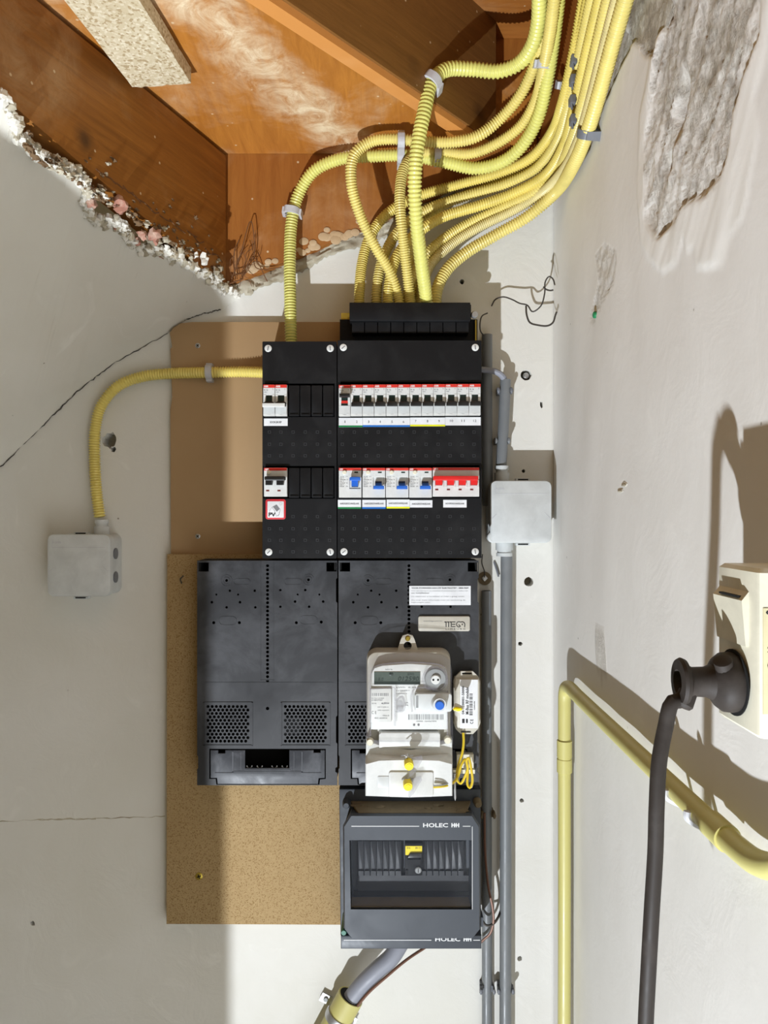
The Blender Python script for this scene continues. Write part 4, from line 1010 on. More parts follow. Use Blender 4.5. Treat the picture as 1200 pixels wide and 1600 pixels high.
# little seal between meter and module
m = MB(); m.M = None; c = W(709, 1103, 1138); m.m = 0; m.lathe(c, (.75, -.2, -.35), [(0, 4), (2, 5.5), (12, 5.8), (14, 4.5)], 14); m.m = 1; m.blob(W(715, 1108, 1130), 5.2, 10, 6, .1, 1, (1.3, .6, .6))
tag(m.build('wire_seal', [M['cream'], M['seal']]), 'small yellow seal hanging between the meter and the radio module', 'seal')
# its cable
m = MB(); Yq = 1170
m.tube([W(724, 1145, 1174), W(724.5, 1160, 1170), W(722, 1178, 1166), W(717, 1192, 1164), W(714, 1210, 1160), W(715, 1220, 1158), W(720, 1224, 1156), W(727, 1212, 1154), W(731, 1200, 1152), W(729, 1188, 1152), W(732, 1184, 1152), W(736, 1200, 1150), W(738, 1222, 1150), W(734, 1231, 1150), W(730.5, 1226, 1152), W(731, 1205, 1156), W(727, 1186, 1158), W(721, 1195, 1154), W(716, 1212, 1150), W(709, 1222, 1140), W(700, 1227, 1130), W(690, 1229, 1123), W(677, 1230, 1121)], 1.9, 8, 2)
tag(m.build('module_cable', M['ycab']), 'thin yellow cable looping from the radio module to the meter', 'cable')
m = MB(); m.tube([W(733, 1186, 1155), W(737, 1202, 1153), W(739, 1220, 1152), W(736, 1231, 1152), W(731, 1222, 1156), W(728, 1200, 1158)], 1.2, 6, 2); m.tube([W(705, 1223, 1133), W(690, 1226.5, 1121.5), W(677, 1227.5, 1119)], 1.1, 6, 2); tag(m.build('earth_wire', M['greyd']), 'thin grey wire twisted beside the yellow module cable', 'wire')
m = MB(); bx(m, 714, 1179, 740, 1200, 1184, 0, 15); bx(m, 708, 1203, 742, 1209, 1186, 0, 13); m.lathe(tuple(W(727, 1198, 1184)), (0, -1, 0), [(0, 3), (8, 3)], 12); tag(m.build('cable_clamp', M['cream']), 'small off white cable clamp under the radio module', 'clamp')
m = MB(); c = W(710, 1208, 1160); m.m = 0; m.lathe((c.x, 1160, c.z), (.02, -.15, -1), [(0, 4), (3, 2.2), (6, 1.8), (36, 1.7), (40, .2)], 10); tag(m.build('loose_screw', M['steel']), 'zinc screw sticking down at the lower right edge of the meter', 'screw')

# ================================================================ OLD FUSE BOX AT THE BOTTOM
t = thing('fuse_cabinet', 'dark grey wide fuse cabinet with clear window at the bottom, below the meter', 'fuse box', W(642, 1483, 1210))
Yb_, Yl = 1204.0, 1150.0
m = MB()
m.prism(P2b([(530, 1252), (530, 1233), (751, 1233), (751, 1252), (752, 1462), (532, 1462)], Yb_), Yb_, 1247, 2)
m.prism(P2b([(532.5, 1462), (752.5, 1462), (752.5, 1483), (532.5, 1483)], Yl+6), Yl+6, 1247, 1.5)
m.build('base', M['holec'], t)
m = MB()      # the raised lid with cut corners and a deep window opening
lid = P2b([(538, 1292), (549, 1275), (737, 1275), (748, 1292), (749, 1452), (738, 1466), (550, 1466), (539, 1452)], Yl)
back = P2b([(540, 1283), (551, 1262), (735, 1262), (745, 1283), (746, 1452), (736, 1463), (551, 1463), (541, 1452)], Yb_)
op = P2b([(546, 1313), (738, 1313), (738, 1421), (548, 1421)], Yl)
m.plate(lid, [op], Yl, 3)
r1 = inset(lid, -2.2)
m.loft([[(x, Yl+.2, z) for x, z in lid], [(x, Yl+4, z) for x, z in r1], [(x, Yb_+1, z) for x, z in back]], False, False)
opb = P2b([(552, 1316), (734, 1316), (734, 1405), (553, 1405)], 1184)
m.loft([[(x, Yl+1, z) for x, z in op][::-1], [(x, 1196, z) for x, z in op][::-1]], False, True)
ld_ = m.build('lid', M['holec'], t)
m = MB(); a_ = rect(547, 1275, 738, 1421, Yl)
m.box(a_[0]+1, a_[1]-2, Yl+6, 1184, a_[2]+.2, a_[2]+1.6); dl = m.build('window_ledge', M['dust'], t); dl['label'] = 'dusty ledge below the fuse window'
m = MB()
zt = RZ(1275, Yl)
m.loft([[(x, Yl+6, zt-1) for x in (RX(560, Yl),)]+[(RX(728, Yl), Yl+6, zt-1), (RX(735, Yb_), Yb_-1, zt-1), (RX(548, Yb_), Yb_-1, zt-1)], [(RX(560, Yl), Yl+6, zt+2.5), (RX(728, Yl), Yl+6, zt+2.5), (RX(735, Yb_), Yb_-1, zt+2.5), (RX(548, Yb_), Yb_-1, zt+2.5)]])
for k in range(10): m.blob((RX(560+k*18, 1170), 1160+random.uniform(0, 30), zt+2), random.uniform(3, 7), 8, 5, .4, k, (1.6, 1, .35))
dl = m.build('top_ledge', M['dust'], t); dl['label'] = 'thick dust on the ledge above the lid'
def holec_line(m, x0, x1, xt0, xt1, y, tail, Y):
    bx(m, x0, y-.5, xt0-6, y+.5, Y, -.25, .2); m.text('HOLEC', *rect(xt0, y-5, xt0+39, y+1.6, Y), Y-.2, bold=.25)
    for k in (0, 6.6): bx(m, xt0+44.3+k, y-5, xt0+46+k, y+1.6, Y, -.25, .2); bx(m, xt0+48.2+k, y-5, xt0+49.9+k, y+1.6, Y, -.25, .2)
    bx(m, xt0+44.4, y-2.6, xt0+56.4, y-1.0, Y, -.3, .2)
    bx(m, tail[0], y-.5, tail[1], y+.5, Y, -.25, .2)
m = MB(); holec_line(m, 549, 0, 661, 0, 1291, (723, 735), Yl); bx(m, 737.5, 1291.5, 738.3, 1421, Yl, -.25, .2); m.build('lettering', M['wink'], ld_)
m = MB(); holec_line(m, 537, 0, 680, 0, 1469, (739.5, 750), Yl+6); m.build('lettering', M['wink'], t)
m = MB()
def win(x0, y0, x1, y1, Y, d0, d1): bx(m, x0, y0, x1, y1, Y, d0, d1)
win(559, 1392, 730, 1370, 1186, 0, 8) if False else None
bx(m, 559, 1368, 732, 1392, 1186, 0, 9); m.build('inner_cover', M['holec_d'], t); m = MB(); bx(m, 552, 1392.5, 735, 1412, 1190, 0, 4); m.build('inner_gap_shade', M['void'], t)  # black box under the strips paints the shade of a deeper recess
for k in range(17):
    x = 559.5+k*9.75
    if 630 < x+5 < 662: continue
    m = MB(); m.rp(rect(x, 1314, x+9.2, 1368, 1184), 1184, 1192, .5, .6); bx(m, x+.5, 1361, x+8.4, 1368, 1181, 0, 6); m.build('blanking_strip', M['holec_d'], t)
m = MB(); a_ = rect(547.5, 1314, 737, 1420, Yl+4); m.box(a_[0], a_[1], Yl+4, Yl+5.5, a_[2], a_[3]); m.build('window', M['clear2'], t)
for px, py in ((541, 1258), (747, 1257)):
    m = MB(); c = W(px, py, 1190); m.lathe((c.x, 1205, c.z), (0, -1, 0), [(0, 6.5), (14, 6), (18, 4)], 14); m.build('cover_screw', M['dust'] if px > 600 else M['holec'], t)
m = MB(); c = W(537, 1458, 1150); m.lathe((c.x, 1205, c.z), (0, -1, 0), [(0, 4.5), (52, 4.5), (55, 3.5)], 14); s_ = m.build('cover_screw', plain('green_screw', (40, 110, 90), .4), t); s_['label'] = 'green corner screw'
m = MB(); c = W(749, 1440, 1158); m.box(c.x-2, c.x+6, 1158, 1200, c.z-8, c.z+6); m.build('hinge', M['holec'], t)
# the breaker inside
t = thing('old_breaker', 'black and yellow breaker behind the window of the bottom fuse cabinet', 'circuit breaker', W(647, 1367, 1180))
m = MB(); m.m = 0; m.rp(rect(633, 1318, 660, 1368, 1174), 1174, 1195, 1, .8); bx(m, 637, 1343, 657, 1351, 1170, 0, 6); bx(m, 633.5, 1360, 637, 1367, 1172, 0, 3); m.build('housing', M['black'], t)
m = MB(); bx(m, 633.5, 1322, 659.5, 1336, 1173.4, 0, 1); yl = m.build('label_plate', M['seal'], t); m = MB(); m.text('16 A', *rect(636, 1323.5, 641, 1326.5, 1173), 1173.1); m.text('30 11', *rect(649, 1323.5, 657, 1326.5, 1173), 1173.1); m.build('lettering', M['ink'], yl)
m = MB(); m.prism(P2b([(636, 1342), (641, 1334.5), (660, 1334.5), (659, 1342)], 1168), 1170, 1176, 1); m.build('toggle', M['black_r'], t)
m = MB(); screw_head(m, W(653.5, 1360, 1172), 5, 1173, 2, '-', 90); m.build('screw', [M['greyd'], M['ink']], t)

# ================================================================ CONDUITS
def conduit(name_label, pts, r, pitch, mat, grp='yellow corrugated conduits', nm='corrugated_conduit'):
    pts = [Vector(p) for p in pts]
    if pts[-1].z > 2000: e_ = pts[-1]; pts += [Vector((min(e_.x+4, XR-16), e_.y-160, min(e_.z+26, 2140))), Vector((min(e_.x+6, XR-16), e_.y-520, min(e_.z+34, 2142)))]
    m = MB(); pat = [r, r, r-1.9, r-1.9]
    m.tube(pts, lambda i: pat[i % 4], 16, pitch/4)
    o = m.build(nm, mat, ang=80); return tag(o, name_label, 'conduit', grp)
def RW(px, py, X): Y = X*F/(px-600); return W(px, py, Y)
GB = 'conduits from the cable entry box up to the stair'; GR = 'conduits running up the right wall'
conduit('lime yellow conduit rising from the top of the narrow fuse box', [W(455, 545, 1212), W(454, 500, 1212), W(453, 400, 1222), W(456, 345, 1224), W(466, 305, 1222), W(490, 268, 1212), W(530, 249, 1204), W(580, 244, 1196), W(640, 243, 1190), W(690, 252, 1184), W(745, 263, 1178), W(790, 250, 1162), W(820, 222, 1140), W(842, 180, 1110), W(856, 120, 1070), W(865, 60, 1030), W(872, 0, 990), W(882, -80, 940)], 9.8, 4.6, M['yel2'], GB)
conduit('conduit looping left in a bow before the stair string', [W(624, 478, 1200), W(622, 465, 1200), W(609, 425, 1190), W(586, 385, 1176), W(562, 335, 1160), W(549, 285, 1148), W(553, 243, 1142), W(578, 222, 1140), W(612, 217, 1138), W(660, 221, 1138), W(705, 222, 1138), W(745, 213, 1138), W(785, 182, 1130), W(815, 145, 1105), W(838, 95, 1070), W(850, 50, 1040), W(858, 0, 1010), W(868, -80, 960)], 8.6, 4.0, M['yel'], GB)
conduit('conduit rising almost straight just left of the big front one', [W(642, 478, 1198), W(640, 460, 1198), W(634, 410, 1186), W(627, 350, 1170), W(625, 300, 1168), W(632, 262, 1172), W(652, 242, 1180), W(690, 238, 1180), W(735, 240, 1172), W(780, 222, 1155), W(815, 195, 1135), W(838, 155, 1105), W(849, 110, 1065), W(858, 60, 1020), W(866, 0, 975), W(876, -80, 930)], 8.4, 3.7, M['yel'], GB)
conduit('thickest conduit, in front of all the others, bent under the riser', [W(667, 480, 1190), W(665, 460, 1180), W(657, 400, 1130), W(650, 340, 1090), W(648, 280, 1072), W(653, 225, 1066), W(664, 170, 1066), W(674, 130, 1072), W(697, 109, 1082), W(735, 108, 1092), W(780, 111, 1092), W(812, 98, 1078), W(832, 70, 1050), W(841, 35, 1020), W(843, 0, 990), W(845, -80, 930)], 10.2, 5.6, M['yel2'], GB)
conduit('leftmost conduit out of the cable entry box, curving to the right wall', [W(561, 480, 1215), W(562, 450, 1215), W(566, 410, 1222), W(578, 370, 1226), W(605, 334, 1228), W(650, 308, 1228), W(715, 289, 1226), W(780, 270, 1214), W(830, 246, 1188), RW(862, 208, 250), RW(880, 160, 252), RW(896, 90, 254), RW(913, 0, 256), RW(932, -90, 256)], 8.5, 3.7, M['yel3'], GR)
conduit('second conduit from the left out of the cable entry box', [W(588, 480, 1212), W(589, 450, 1212), W(598, 405, 1216), W(622, 362, 1220), W(665, 329, 1222), W(730, 306, 1222), W(790, 288, 1214), W(840, 262, 1190), RW(872, 218, 258), RW(888, 165, 259), RW(905, 90, 260), RW(925, 0, 260), RW(946, -90, 260)], 8.4, 3.9, M['yel'], GR)
conduit('third conduit from the left out of the cable entry box', [W(606, 480, 1196), W(607, 455, 1196), W(618, 405, 1200), W(645, 370, 1206), W(690, 340, 1210), W(750, 321, 1214), W(800, 303, 1210), W(850, 276, 1180), RW(880, 232, 261), RW(897, 175, 261), RW(915, 95, 261), RW(938, 0, 261), RW(962, -90, 261)], 8.6, 3.9, M['yel3'], GR)
conduit('conduit third from the bottom of the bundle on the right wall', [W(633, 480, 1222), W(640, 445, 1222), W(660, 405, 1226), W(698, 370, 1230), W(740, 345, 1230), W(790, 322, 1222), W(835, 300, 1200), W(868, 270, 1172), RW(890, 232, 262), RW(908, 175, 262), RW(928, 95, 262), RW(951, 0, 262), RW(976, -90, 262)], 8.6, 3.9, M['yel'], GR)
conduit('greyish conduit second from the bottom of the bundle on the right wall', [W(655, 480, 1222), W(659, 450, 1222), W(674, 412, 1226), W(705, 382, 1230), W(750, 354, 1228), W(800, 330, 1220), W(845, 303, 1195), RW(880, 268, 262), RW(902, 228, 263), RW(919, 175, 263), RW(940, 95, 263), RW(965, 0, 263), RW(992, -90, 263)], 8.2, 3.2, plain('pale_conduit', (226, 212, 150), .4), GR)
conduit('lowest and outermost conduit of the bundle on the right wall', [W(680, 480, 1210), W(683, 452, 1212), W(698, 422, 1216), W(728, 395, 1220), W(775, 367, 1220), W(825, 338, 1208), W(866, 302, 1176), RW(896, 258, 264), RW(917, 208, 265), RW(935, 150, 265), RW(957, 70, 265), RW(977, 0, 265), RW(1002, -90, 265)], 9.6, 4.4, M['yel'], GR)
conduit('conduit half hidden behind the middle of the entry box bundle', [W(648, 480, 1232), W(648, 440, 1232), W(640, 400, 1236), W(650, 360, 1238), W(690, 322, 1238), W(745, 298, 1236), W(800, 276, 1226), W(842, 250, 1200), RW(869, 213, 256), RW(884, 163, 257), RW(901, 90, 258), RW(919, 0, 258), RW(938, -90, 258)], 8.0, 3.7, M['yel3'], GR)
conduit('yellow conduit crossing the brown hardboard and dropping to the left junction box', [W(418, 582, 1238), W(380, 581, 1246), W(330, 582, 1248), W(270, 583.5, 1256), W(225, 588, 1258), W(185, 603, 1258), W(158, 635, 1258), W(149, 670, 1258), W(148, 720, 1255), W(151, 770, 1248), W(156, 808, 1244)], 9.2, 4.3, M['yel3'], 'yellow conduits')
# clips
def clip(px, py, Y, d, r, label, mat=None, grp='grey conduit clips', wd=9, open_=40, up=None):
    m = MB(); c = W(px, py, Y); d = Vector(d).normalized(); u = Vector(up if up else (0, 1, 0)); u = (u-d*u.dot(d)).normalized(); w_ = d.cross(u); wd += 2
    loops = []
    for k in range(33):
        a = 2*math.pi*k/32; rad = u*math.cos(a)+w_*math.sin(a); e_ = 2.8+(1.2 if 10 < k < 14 else 0)
        loops.append([c+rad*(r+.4)-d*wd/2, c+rad*(r+e_)-d*(wd/2-.6), c+rad*(r+e_)+d*(wd/2-.6), c+rad*(r+.4)+d*wd/2])
    m.loft(loops, False, False)
    for s_ in (1, -1):
        q = c+w_*s_*(r+3.2)+u*2; m.loft([[q+w_*a*2.2+d*b_*wd*.42-u*5 for a, b_ in ((-1, -1), (1, -1), (1, 1), (-1, 1))], [q+w_*a*2.6+d*b_*wd*.5+u*(r+4) for a, b_ in ((-1, -1), (1, -1), (1, 1), (-1, 1))]])
    q = c+u*(r+1); m.loft([[q+w_*a*7+d*b_*wd*.5 for a, b_ in ((-1, -1), (1, -1), (1, 1), (-1, 1))], [q+u*8+w_*a*7+d*b_*wd*.5 for a, b_ in ((-1, -1), (1, -1), (1, 1), (-1, 1))]])
    return tag(m.build('conduit_clip', mat or M['clip'], ang=40), label, 'clip', grp)
clip(456, 330, 1223, (0.15, 0, 1), 9.8, 'grey clip on the upright conduit above the narrow fuse box')
clip(327, 582, 1248, (1, 0, 0), 9.2, 'grey clip on the conduit crossing the brown hardboard')
clip(627, 220, 1138, (1, 0, 0), 8.6, 'grey clip on the upper horizontal conduit, left of the thick one')
clip(626, 243, 1191, (1, 0, 0), 9.8, 'grey clip directly under the other one, left of the thick conduit')
clip(684, 240, 1180, (1, 0, 0), 8.4, 'grey clip just right of the thick front conduit')
clip(675, 127, 1073, (.7, .2, 1), 10.4, 'pale clip at the bend of the thickest conduit', wd=11)
clip(851, 101, 1060, (.1, -.5, 1), 9, 'pale grey clip on the vertical conduits near the top')
clip(886, 134, 1085, (.05, -.7, 1), 8.8, 'grey clip on the inner conduit along the right wall string')
clip(917, 208, 1005, (.02, -.75, .9), 9.8, 'dark grey clip holding the lowest conduit to the right wall', M['dclip'], wd=10, up=(1, 0, 0))
for k, (px, py) in enumerate(((897, 185), (896, 155), (897, 123), (898, 92))):
    m = MB(); Y = 254*F/(px-600); c = W(px, py, Y); m.rp((c.x-5, c.x+3, c.z-7, c.z+5), c.y-4, c.y+8, 1.5, 1); m.tube([c+Vector((-3, -2, -6)), c+Vector((-2, 0, -14))], 1.6, 6, 3)
    tag(m.build('clip_end', M['dclip']), ('lowest', 'second lowest', 'second highest', 'highest')[k]+' of the four dark clip ends between the wall conduits', 'clip', 'dark clip ends')

# ================================================================ GREY PIPES
def pipe(nm, lab, pts, r, mat=None, cat='pipe', grp='grey pipes', inner=True):
    m = MB(); m.m = 0
    P = [W(*p) for p in pts]; m.tube(P, r, 20, 8)
    if inner:
        m.m = 1
        for a_, b_ in ((P[0], P[1]), (P[-1], P[-2])): d = (a_-b_).normalized(); m.cyl(a_+d*.2, a_+d*.25, r-1.3, r-1.3, 18)
    return tag(m.build(nm, [mat or M['pipe'], M['void']]), lab, cat, grp)
pipe('grey_pipe', 'dark standing grey pipe along the right side of the wide fuse box', [(761, 523, 1259), (761, 640, 1259), (762, 790, 1259)], 8.6)
pipe('grey_pipe', 'long grey pipe passing right of the meter and the bottom fuse cabinet', [(760, 923, 1259), (760.5, 1200, 1259), (761, 1640, 1259)], 8.3)
pipe('grey_pipe', 'grey pipe running down from the right junction box', [(791.5, 868, 1250), (790.5, 1200, 1250), (789.5, 1640, 1250)], 9.5)
pipe('grey_pipe', 'short tilted grey pipe above the right junction box', [(790, 593, 1248), (787, 660, 1248), (783, 728, 1248)], 8.8)
m = MB(); m.tube([W(748, 577, 1240), W(758, 578, 1238), W(772, 580, 1238), W(782, 585, 1240), W(789, 596, 1247), W(789, 620, 1248)], 5, 10, 3); tag(m.build('grey_cable', M['gcab']), 'grey cable bending from the wide fuse box into the short tilted pipe', 'cable')
def saddle(px, py, Y, w_, lab, mat=None):
    m = MB(); c = W(px, py, Y); m.box(c.x-w_, c.x+w_, Y, WALL, c.z-5, c.z+5)
    for s_ in (-1, 1): m.box(c.x+s_*w_-1.5, c.x+s_*w_+1.5, Y-7, Y+4, c.z-5, c.z+5); m.blob((c.x+s_*w_, Y-8, c.z), 2.4, 8, 5, .1, 1, (1.2, 1, 2))
    return tag(m.build('pipe_clip', mat or M['dclip']), lab, 'clip', 'pipe clips')
saddle(761, 1545, 1254, 10.5, 'grey pipe clip on the left pipe near the bottom'); saddle(789.5, 1545, 1254, 11.5, 'grey pipe clip on the right pipe near the bottom')
saddle(788, 611, 1250, 10.5, 'grey pipe clip at the top of the short tilted pipe'); saddle(784, 689, 1250, 10.5, 'grey pipe clip at the lower end of the short tilted pipe', M['pipe'])
saddle(762, 1272, 1254, 10, 'weathered pipe clip beside the top of the bottom fuse cabinet', M['dust'])
# old round fixing
m = MB(); c = W(757.5, 904, 1266); m.lathe((c.x, 1269.5, c.z), (0, -1, 0), [(0, 11), (2.5, 11), (3.5, 9)], 20); tag(m.build('wall_fixing', M['dust']), 'weathered round fixing on the wall at the top of the long grey pipe', 'fixing')
m = MB(); m.prism(P2b([(757.5, 898.5), (762.5, 903.5), (757.5, 908.5), (752.5, 903.5)], 1262), 1262, 1266, .5); tag(m.build('square_nut', M['steel']), 'small square nut on the round wall fixing', 'nut')
def wire(lab, pts, r, mat, nm='wire', cat='wire', grp=None):
    m = MB(); m.tube([W(*p) for p in pts], r, 7, 3); return tag(m.build(nm, mat), lab, cat, grp)
wire('thin black wire hanging down to the round wall fixing', [(754, 866, 1262), (753, 880, 1264), (757, 893, 1262), (757, 903, 1262)], .9, M['wire'])
wire('black wire hooked from the top of the upper grey pipe', [(756, 524, 1248), (751, 518, 1244), (750, 505, 1242), (753, 494, 1244), (762, 489, 1250)], 1.1, M['wire'])
wire('bent grey wire sticking out of the wall near the corner, upper strand', [(768, 478, 1266), (774, 468, 1255), (786, 464, 1250), (800, 468, 1246), (812, 474, 1240), (824, 477, 1236), (832, 487, 1232), (845, 478, 1226), (851, 458, 1222), (852, 440, 1218), (858, 432, 1216), (864, 436, 1214), (867, 446, 1212)], 1.2, M['wire'])
wire('bent grey wire near the corner, lower strand', [(822, 478, 1238), (823, 492, 1234), (828, 504, 1232), (840, 508, 1228), (856, 509, 1224), (864, 504, 1222), (868, 492, 1220), (870, 487, 1219)], 1.5, M['wire'])
wire('small crossed piece of grey wire at the tip of the upper strand', [(849, 448, 1220), (853, 452, 1219), (860, 454, 1217), (865, 453, 1216)], 1.3, M['wire'])
wire('short bent wire offcut on the wall left of the long pipe', [(772, 878, 1268), (776, 890, 1266), (779, 901, 1266)], 1.6, M['dclip'])
wire('thin copper earth wire along the right side of the bottom fuse cabinet', [(757, 1270, 1240), (758, 1330, 1238), (763, 1385, 1236), (770, 1420, 1236), (771, 1440, 1236), (766, 1458, 1238), (757, 1467, 1242), (749, 1474, 1246)], 2.0, M['copper'])
wire('black wire loop crossing the pipe beside the bottom fuse cabinet', [(752, 1436, 1240), (760, 1446, 1236), (770, 1444, 1236), (778, 1434, 1240), (785, 1415, 1262)], 2.0, M['wire'])
# bits of dowel in holes
m = MB(); c = W(822, 586, 1274); m.lathe((c.x, 1284, c.z-1), (0, -1, 0), [(0, 5), (10, 5), (12, 3)], 12); tag(m.build('wall_plug', M['steel']), 'grey plug in the round hole high on the wall near the corner', 'plug')
m = MB(); q = tow(930, 492); m.lathe((XR+6, q[0], q[1]), (-1, 0, 0), [(0, 4.5), (8, 4.5), (9, 3)], 10); tag(m.build('wall_plug', plain('green_plug', (30, 130, 80), .5)), 'green wall plug in the right wall', 'plug')

# ================================================================ JUNCTION BOXES
def jbox(x0, y0, x1, y1, Y, label, gl, holes_side=False):
    t = thing('junction_box', label, 'junction box', W((x0+x1)/2, y1, 1260))
    R4 = rect(x0, y0, x1, y1, Y); m = MB()
    m.rp((R4[0]+2, R4[1]-2, R4[2]+2, R4[3]-2), Y+10, WALL-.5, 10, 1, 2)
    if holes_side:
        m.m = 1
        for zc in (RZ(865, 1240), RZ(902, 1240)): m.lathe((R4[1]-4, 1243, zc), (1, 0, 0), [(0, 9), (4.6, 9)], 20)
    m.build('body', [M['boxg'], M['dclip']], t)
    m = MB(); m.rp(R4, Y, Y+14, 10, 2)
    if not holes_side:
        for px, py in ((x0+2, y1-9),): c = W(px, py, Y); m.lathe((c.x+3, Y+14, c.z), (0, -1, 0), [(0, 9), (12, 9), (13.5, 7)], 20)
    ld_ = m.build('lid', M['boxg'], t)
    m = MB(); w_ = x1-x0
    for a_ in ((x0+8, y0+20, x1-8, y0+20.7), (x0+8, y0+8, x0+8.6, y0+20)): bx(m, *a_, Y, -.25, .1)
    for sx in (0, 1):
        P_ = [(x0+3, y0+59), (x0+10, y0+52)] if sx == 0 else [(x1-3, y0+58), (x1-11, y0+50)]
        m.tube([W(x, y, Y-.1) for x, y in P_], .45, 5, 2, False)
    m.text('ABB', *rect(x0+7, y0+11, x0+22, y0+14, Y), Y-.2)
    m.build('embossing', M['clip'], ld_)
    for yy in (y0-3.5, y1+.5): m = MB(); bx(m, x0+w_*.42, yy, x0+w_*.42+22, yy+3.5, Y+12, 0, 12); m.build('latch', M['boxg'], t)
    for yy in (y0-2.7, y1+1): m = MB(); bx(m, x0+w_*.42+3, yy, x0+w_*.42+19, yy+2, Y+12, -.3, 1); m.build('latch_slot', M['void'], t)
    for gx, gy0, gy1, r, dr in gl:
        m = MB(); Z0, Z1 = RZ(gy0, 1246), RZ(gy1, 1246); X = RX(gx, 1246)
        a_ = (X, 1246, Z0); d = (0, 0, 1 if Z1 > Z0 else -1); L = abs(Z1-Z0)
        m.lathe(a_, d, [(-3, r), (L*.55, r), (L*.55, r-2.5), (L*.75, r-2.5), (L*.75, r-1), (L, r-1)], 20); m.build('gland', M['boxg'], t)
    return t
jbox(73.5, 835, 172, 932, 1216, 'light grey square junction box in the shade on the left wall', [(159, 835, 812, 12, 1)], True)
jbox(766, 751, 862, 848.5, 1216, 'light grey square junction box near the corner, right of the wide fuse box', [(788, 848, 869, 14, 1), (784, 752, 728, 12, 1)])

# ================================================================ FEED CABLE AT THE BOTTOM
m = MB(); a_ = W(548, 1557, 1228); b_ = W(490, 1665, 1228); d = (b_-a_).normalized()
t = thing('yellow_sleeve_pipe', 'short yellow sleeve pipe around the feed cable at the bottom', 'pipe', a_)
m.m = 0; rr = 21
m.lathe(a_, d, [(0, rr-2.2), (0, rr), (1, rr+.3), ((b_-a_).length, rr+.3)], 32); m.m = 1; m.lathe(a_-d*.1, d, [(0, rr-2.3), (.2, rr-2.3)], 32); m.build('sleeve', [M['ypipe'], M['void']], t)
t = thing('pipe_clamp', 'zinc saddle clamp around the yellow sleeve pipe', 'clamp', W(528, 1583, 1228))
m = MB(); cc = a_+d*38; m.lathe(cc, d, [(-6, rr+.3), (-6, rr+2.2), (-3, rr+2.8), (3, rr+2.8), (6, rr+2.2), (6, rr+.3)], 32); m.build('band', M['steel'], t)
for px, py in ((509, 1561), (548, 1594)):
    m = MB(); q = W(px, py, 1262); ux = Vector((d.z, 0, -d.x)); vv = Vector((d.x, 0, d.z)); L_ = [q+ux*a+vv*b2 for a, b2 in ((-9, -7), (9, -7), (9, 7), (-9, 7))]
    m.loft([[p for p in L_], [p+Vector((0, 3, 0)) for p in L_]]); m.m = 1; m.lathe((q.x, 1262, q.z), (0, -1, 0), [(0, 4), (2, 4), (3, 3)], 14); m.m = 0; m.build('ear', [M['steel'], M['greyd']], t)
m = MB(); m.tube([W(628, 1470, 1222), W(612, 1495, 1218), W(590, 1515, 1218), W(565, 1540, 1222), W(540, 1572, 1228)], 13.5, 18, 5); tag(m.build('feed_cable', M['gcab']), 'thick grey feed cable coming out under the bottom fuse cabinet', 'cable')
wire('thin copper wire running from the sleeve pipe up to the bottom fuse cabinet', [(552, 1580, 1216), (575, 1552, 1208), (605, 1525, 1206), (635, 1500, 1212), (668, 1478, 1222)], 2.3, M['copper'], 'copper_wire')

# ================================================================ RIGHT WALL: YELLOW PIPE, SOCKET, PLUG
t = thing('yellow_wall_pipe', 'smooth yellow pipe standing in the corner and bending forward along the right wall', 'pipe', (XR-12, 1180, 600))
rp_ = 9.3; Xp = XR-rp_-7
Yv = Xp*F/(882-600)
m = MB(); P = [(Xp-1, Yv, 500), (Xp, Yv, 800), (Xp, Yv, RZ(1110, Yv)), (Xp, Yv-1, RZ(1082, Yv)), (Xp, Yv-6, RZ(1072, Yv)), (Xp, Yv-22, RZ(1066, Yv)), (Xp, Yv-80, RZ(1067, Yv)), (Xp, 900, 1149), (Xp, 700, 1149), (Xp, 600, 1149), (Xp, 570, 1149.5), (Xp, 545, 1152), (Xp+1, 520, 1160), (Xp+2, 500, 1172)]
P[6] = (Xp, Yv-80, 1149.5); P[5] = (Xp, Yv-26, 1150); P[4] = (Xp, Yv-9, 1145); P[3] = (Xp, Yv-1.5, 1135)
m.tube(P, rp_, 20, 6); m.build('pipe', M['ypipe'], t)
m = MB(); zc = RZ(1157, Yv); m.lathe((Xp, Yv, zc), (0, 0, -1), [(0, rp_+.2), (0, rp_+1.6), (24, rp_+1.6), (24, rp_+.9), (26, rp_+.9), (27, rp_+1.7), (46, rp_+1.7), (47, rp_)], 24); m.build('coupler', M['ypipe'], t)
m = MB(); m.lathe((Xp, 590, 1149), (0, 1, 0), [(0, rp_), (0, rp_+1.5), (30, rp_+1.5), (30, rp_)], 24); m.build('elbow_collar', M['ypipe'], t)
for yy in (690, 640): m = MB(); m.tube([(XR, yy, 1134), (Xp+2, yy, 1149-rp_-2), (Xp-rp_-2, yy, 1146), (Xp-rp_-2, yy, 1151)], 3.2, 8, 2); m.build('bracket', M['clip'], t)

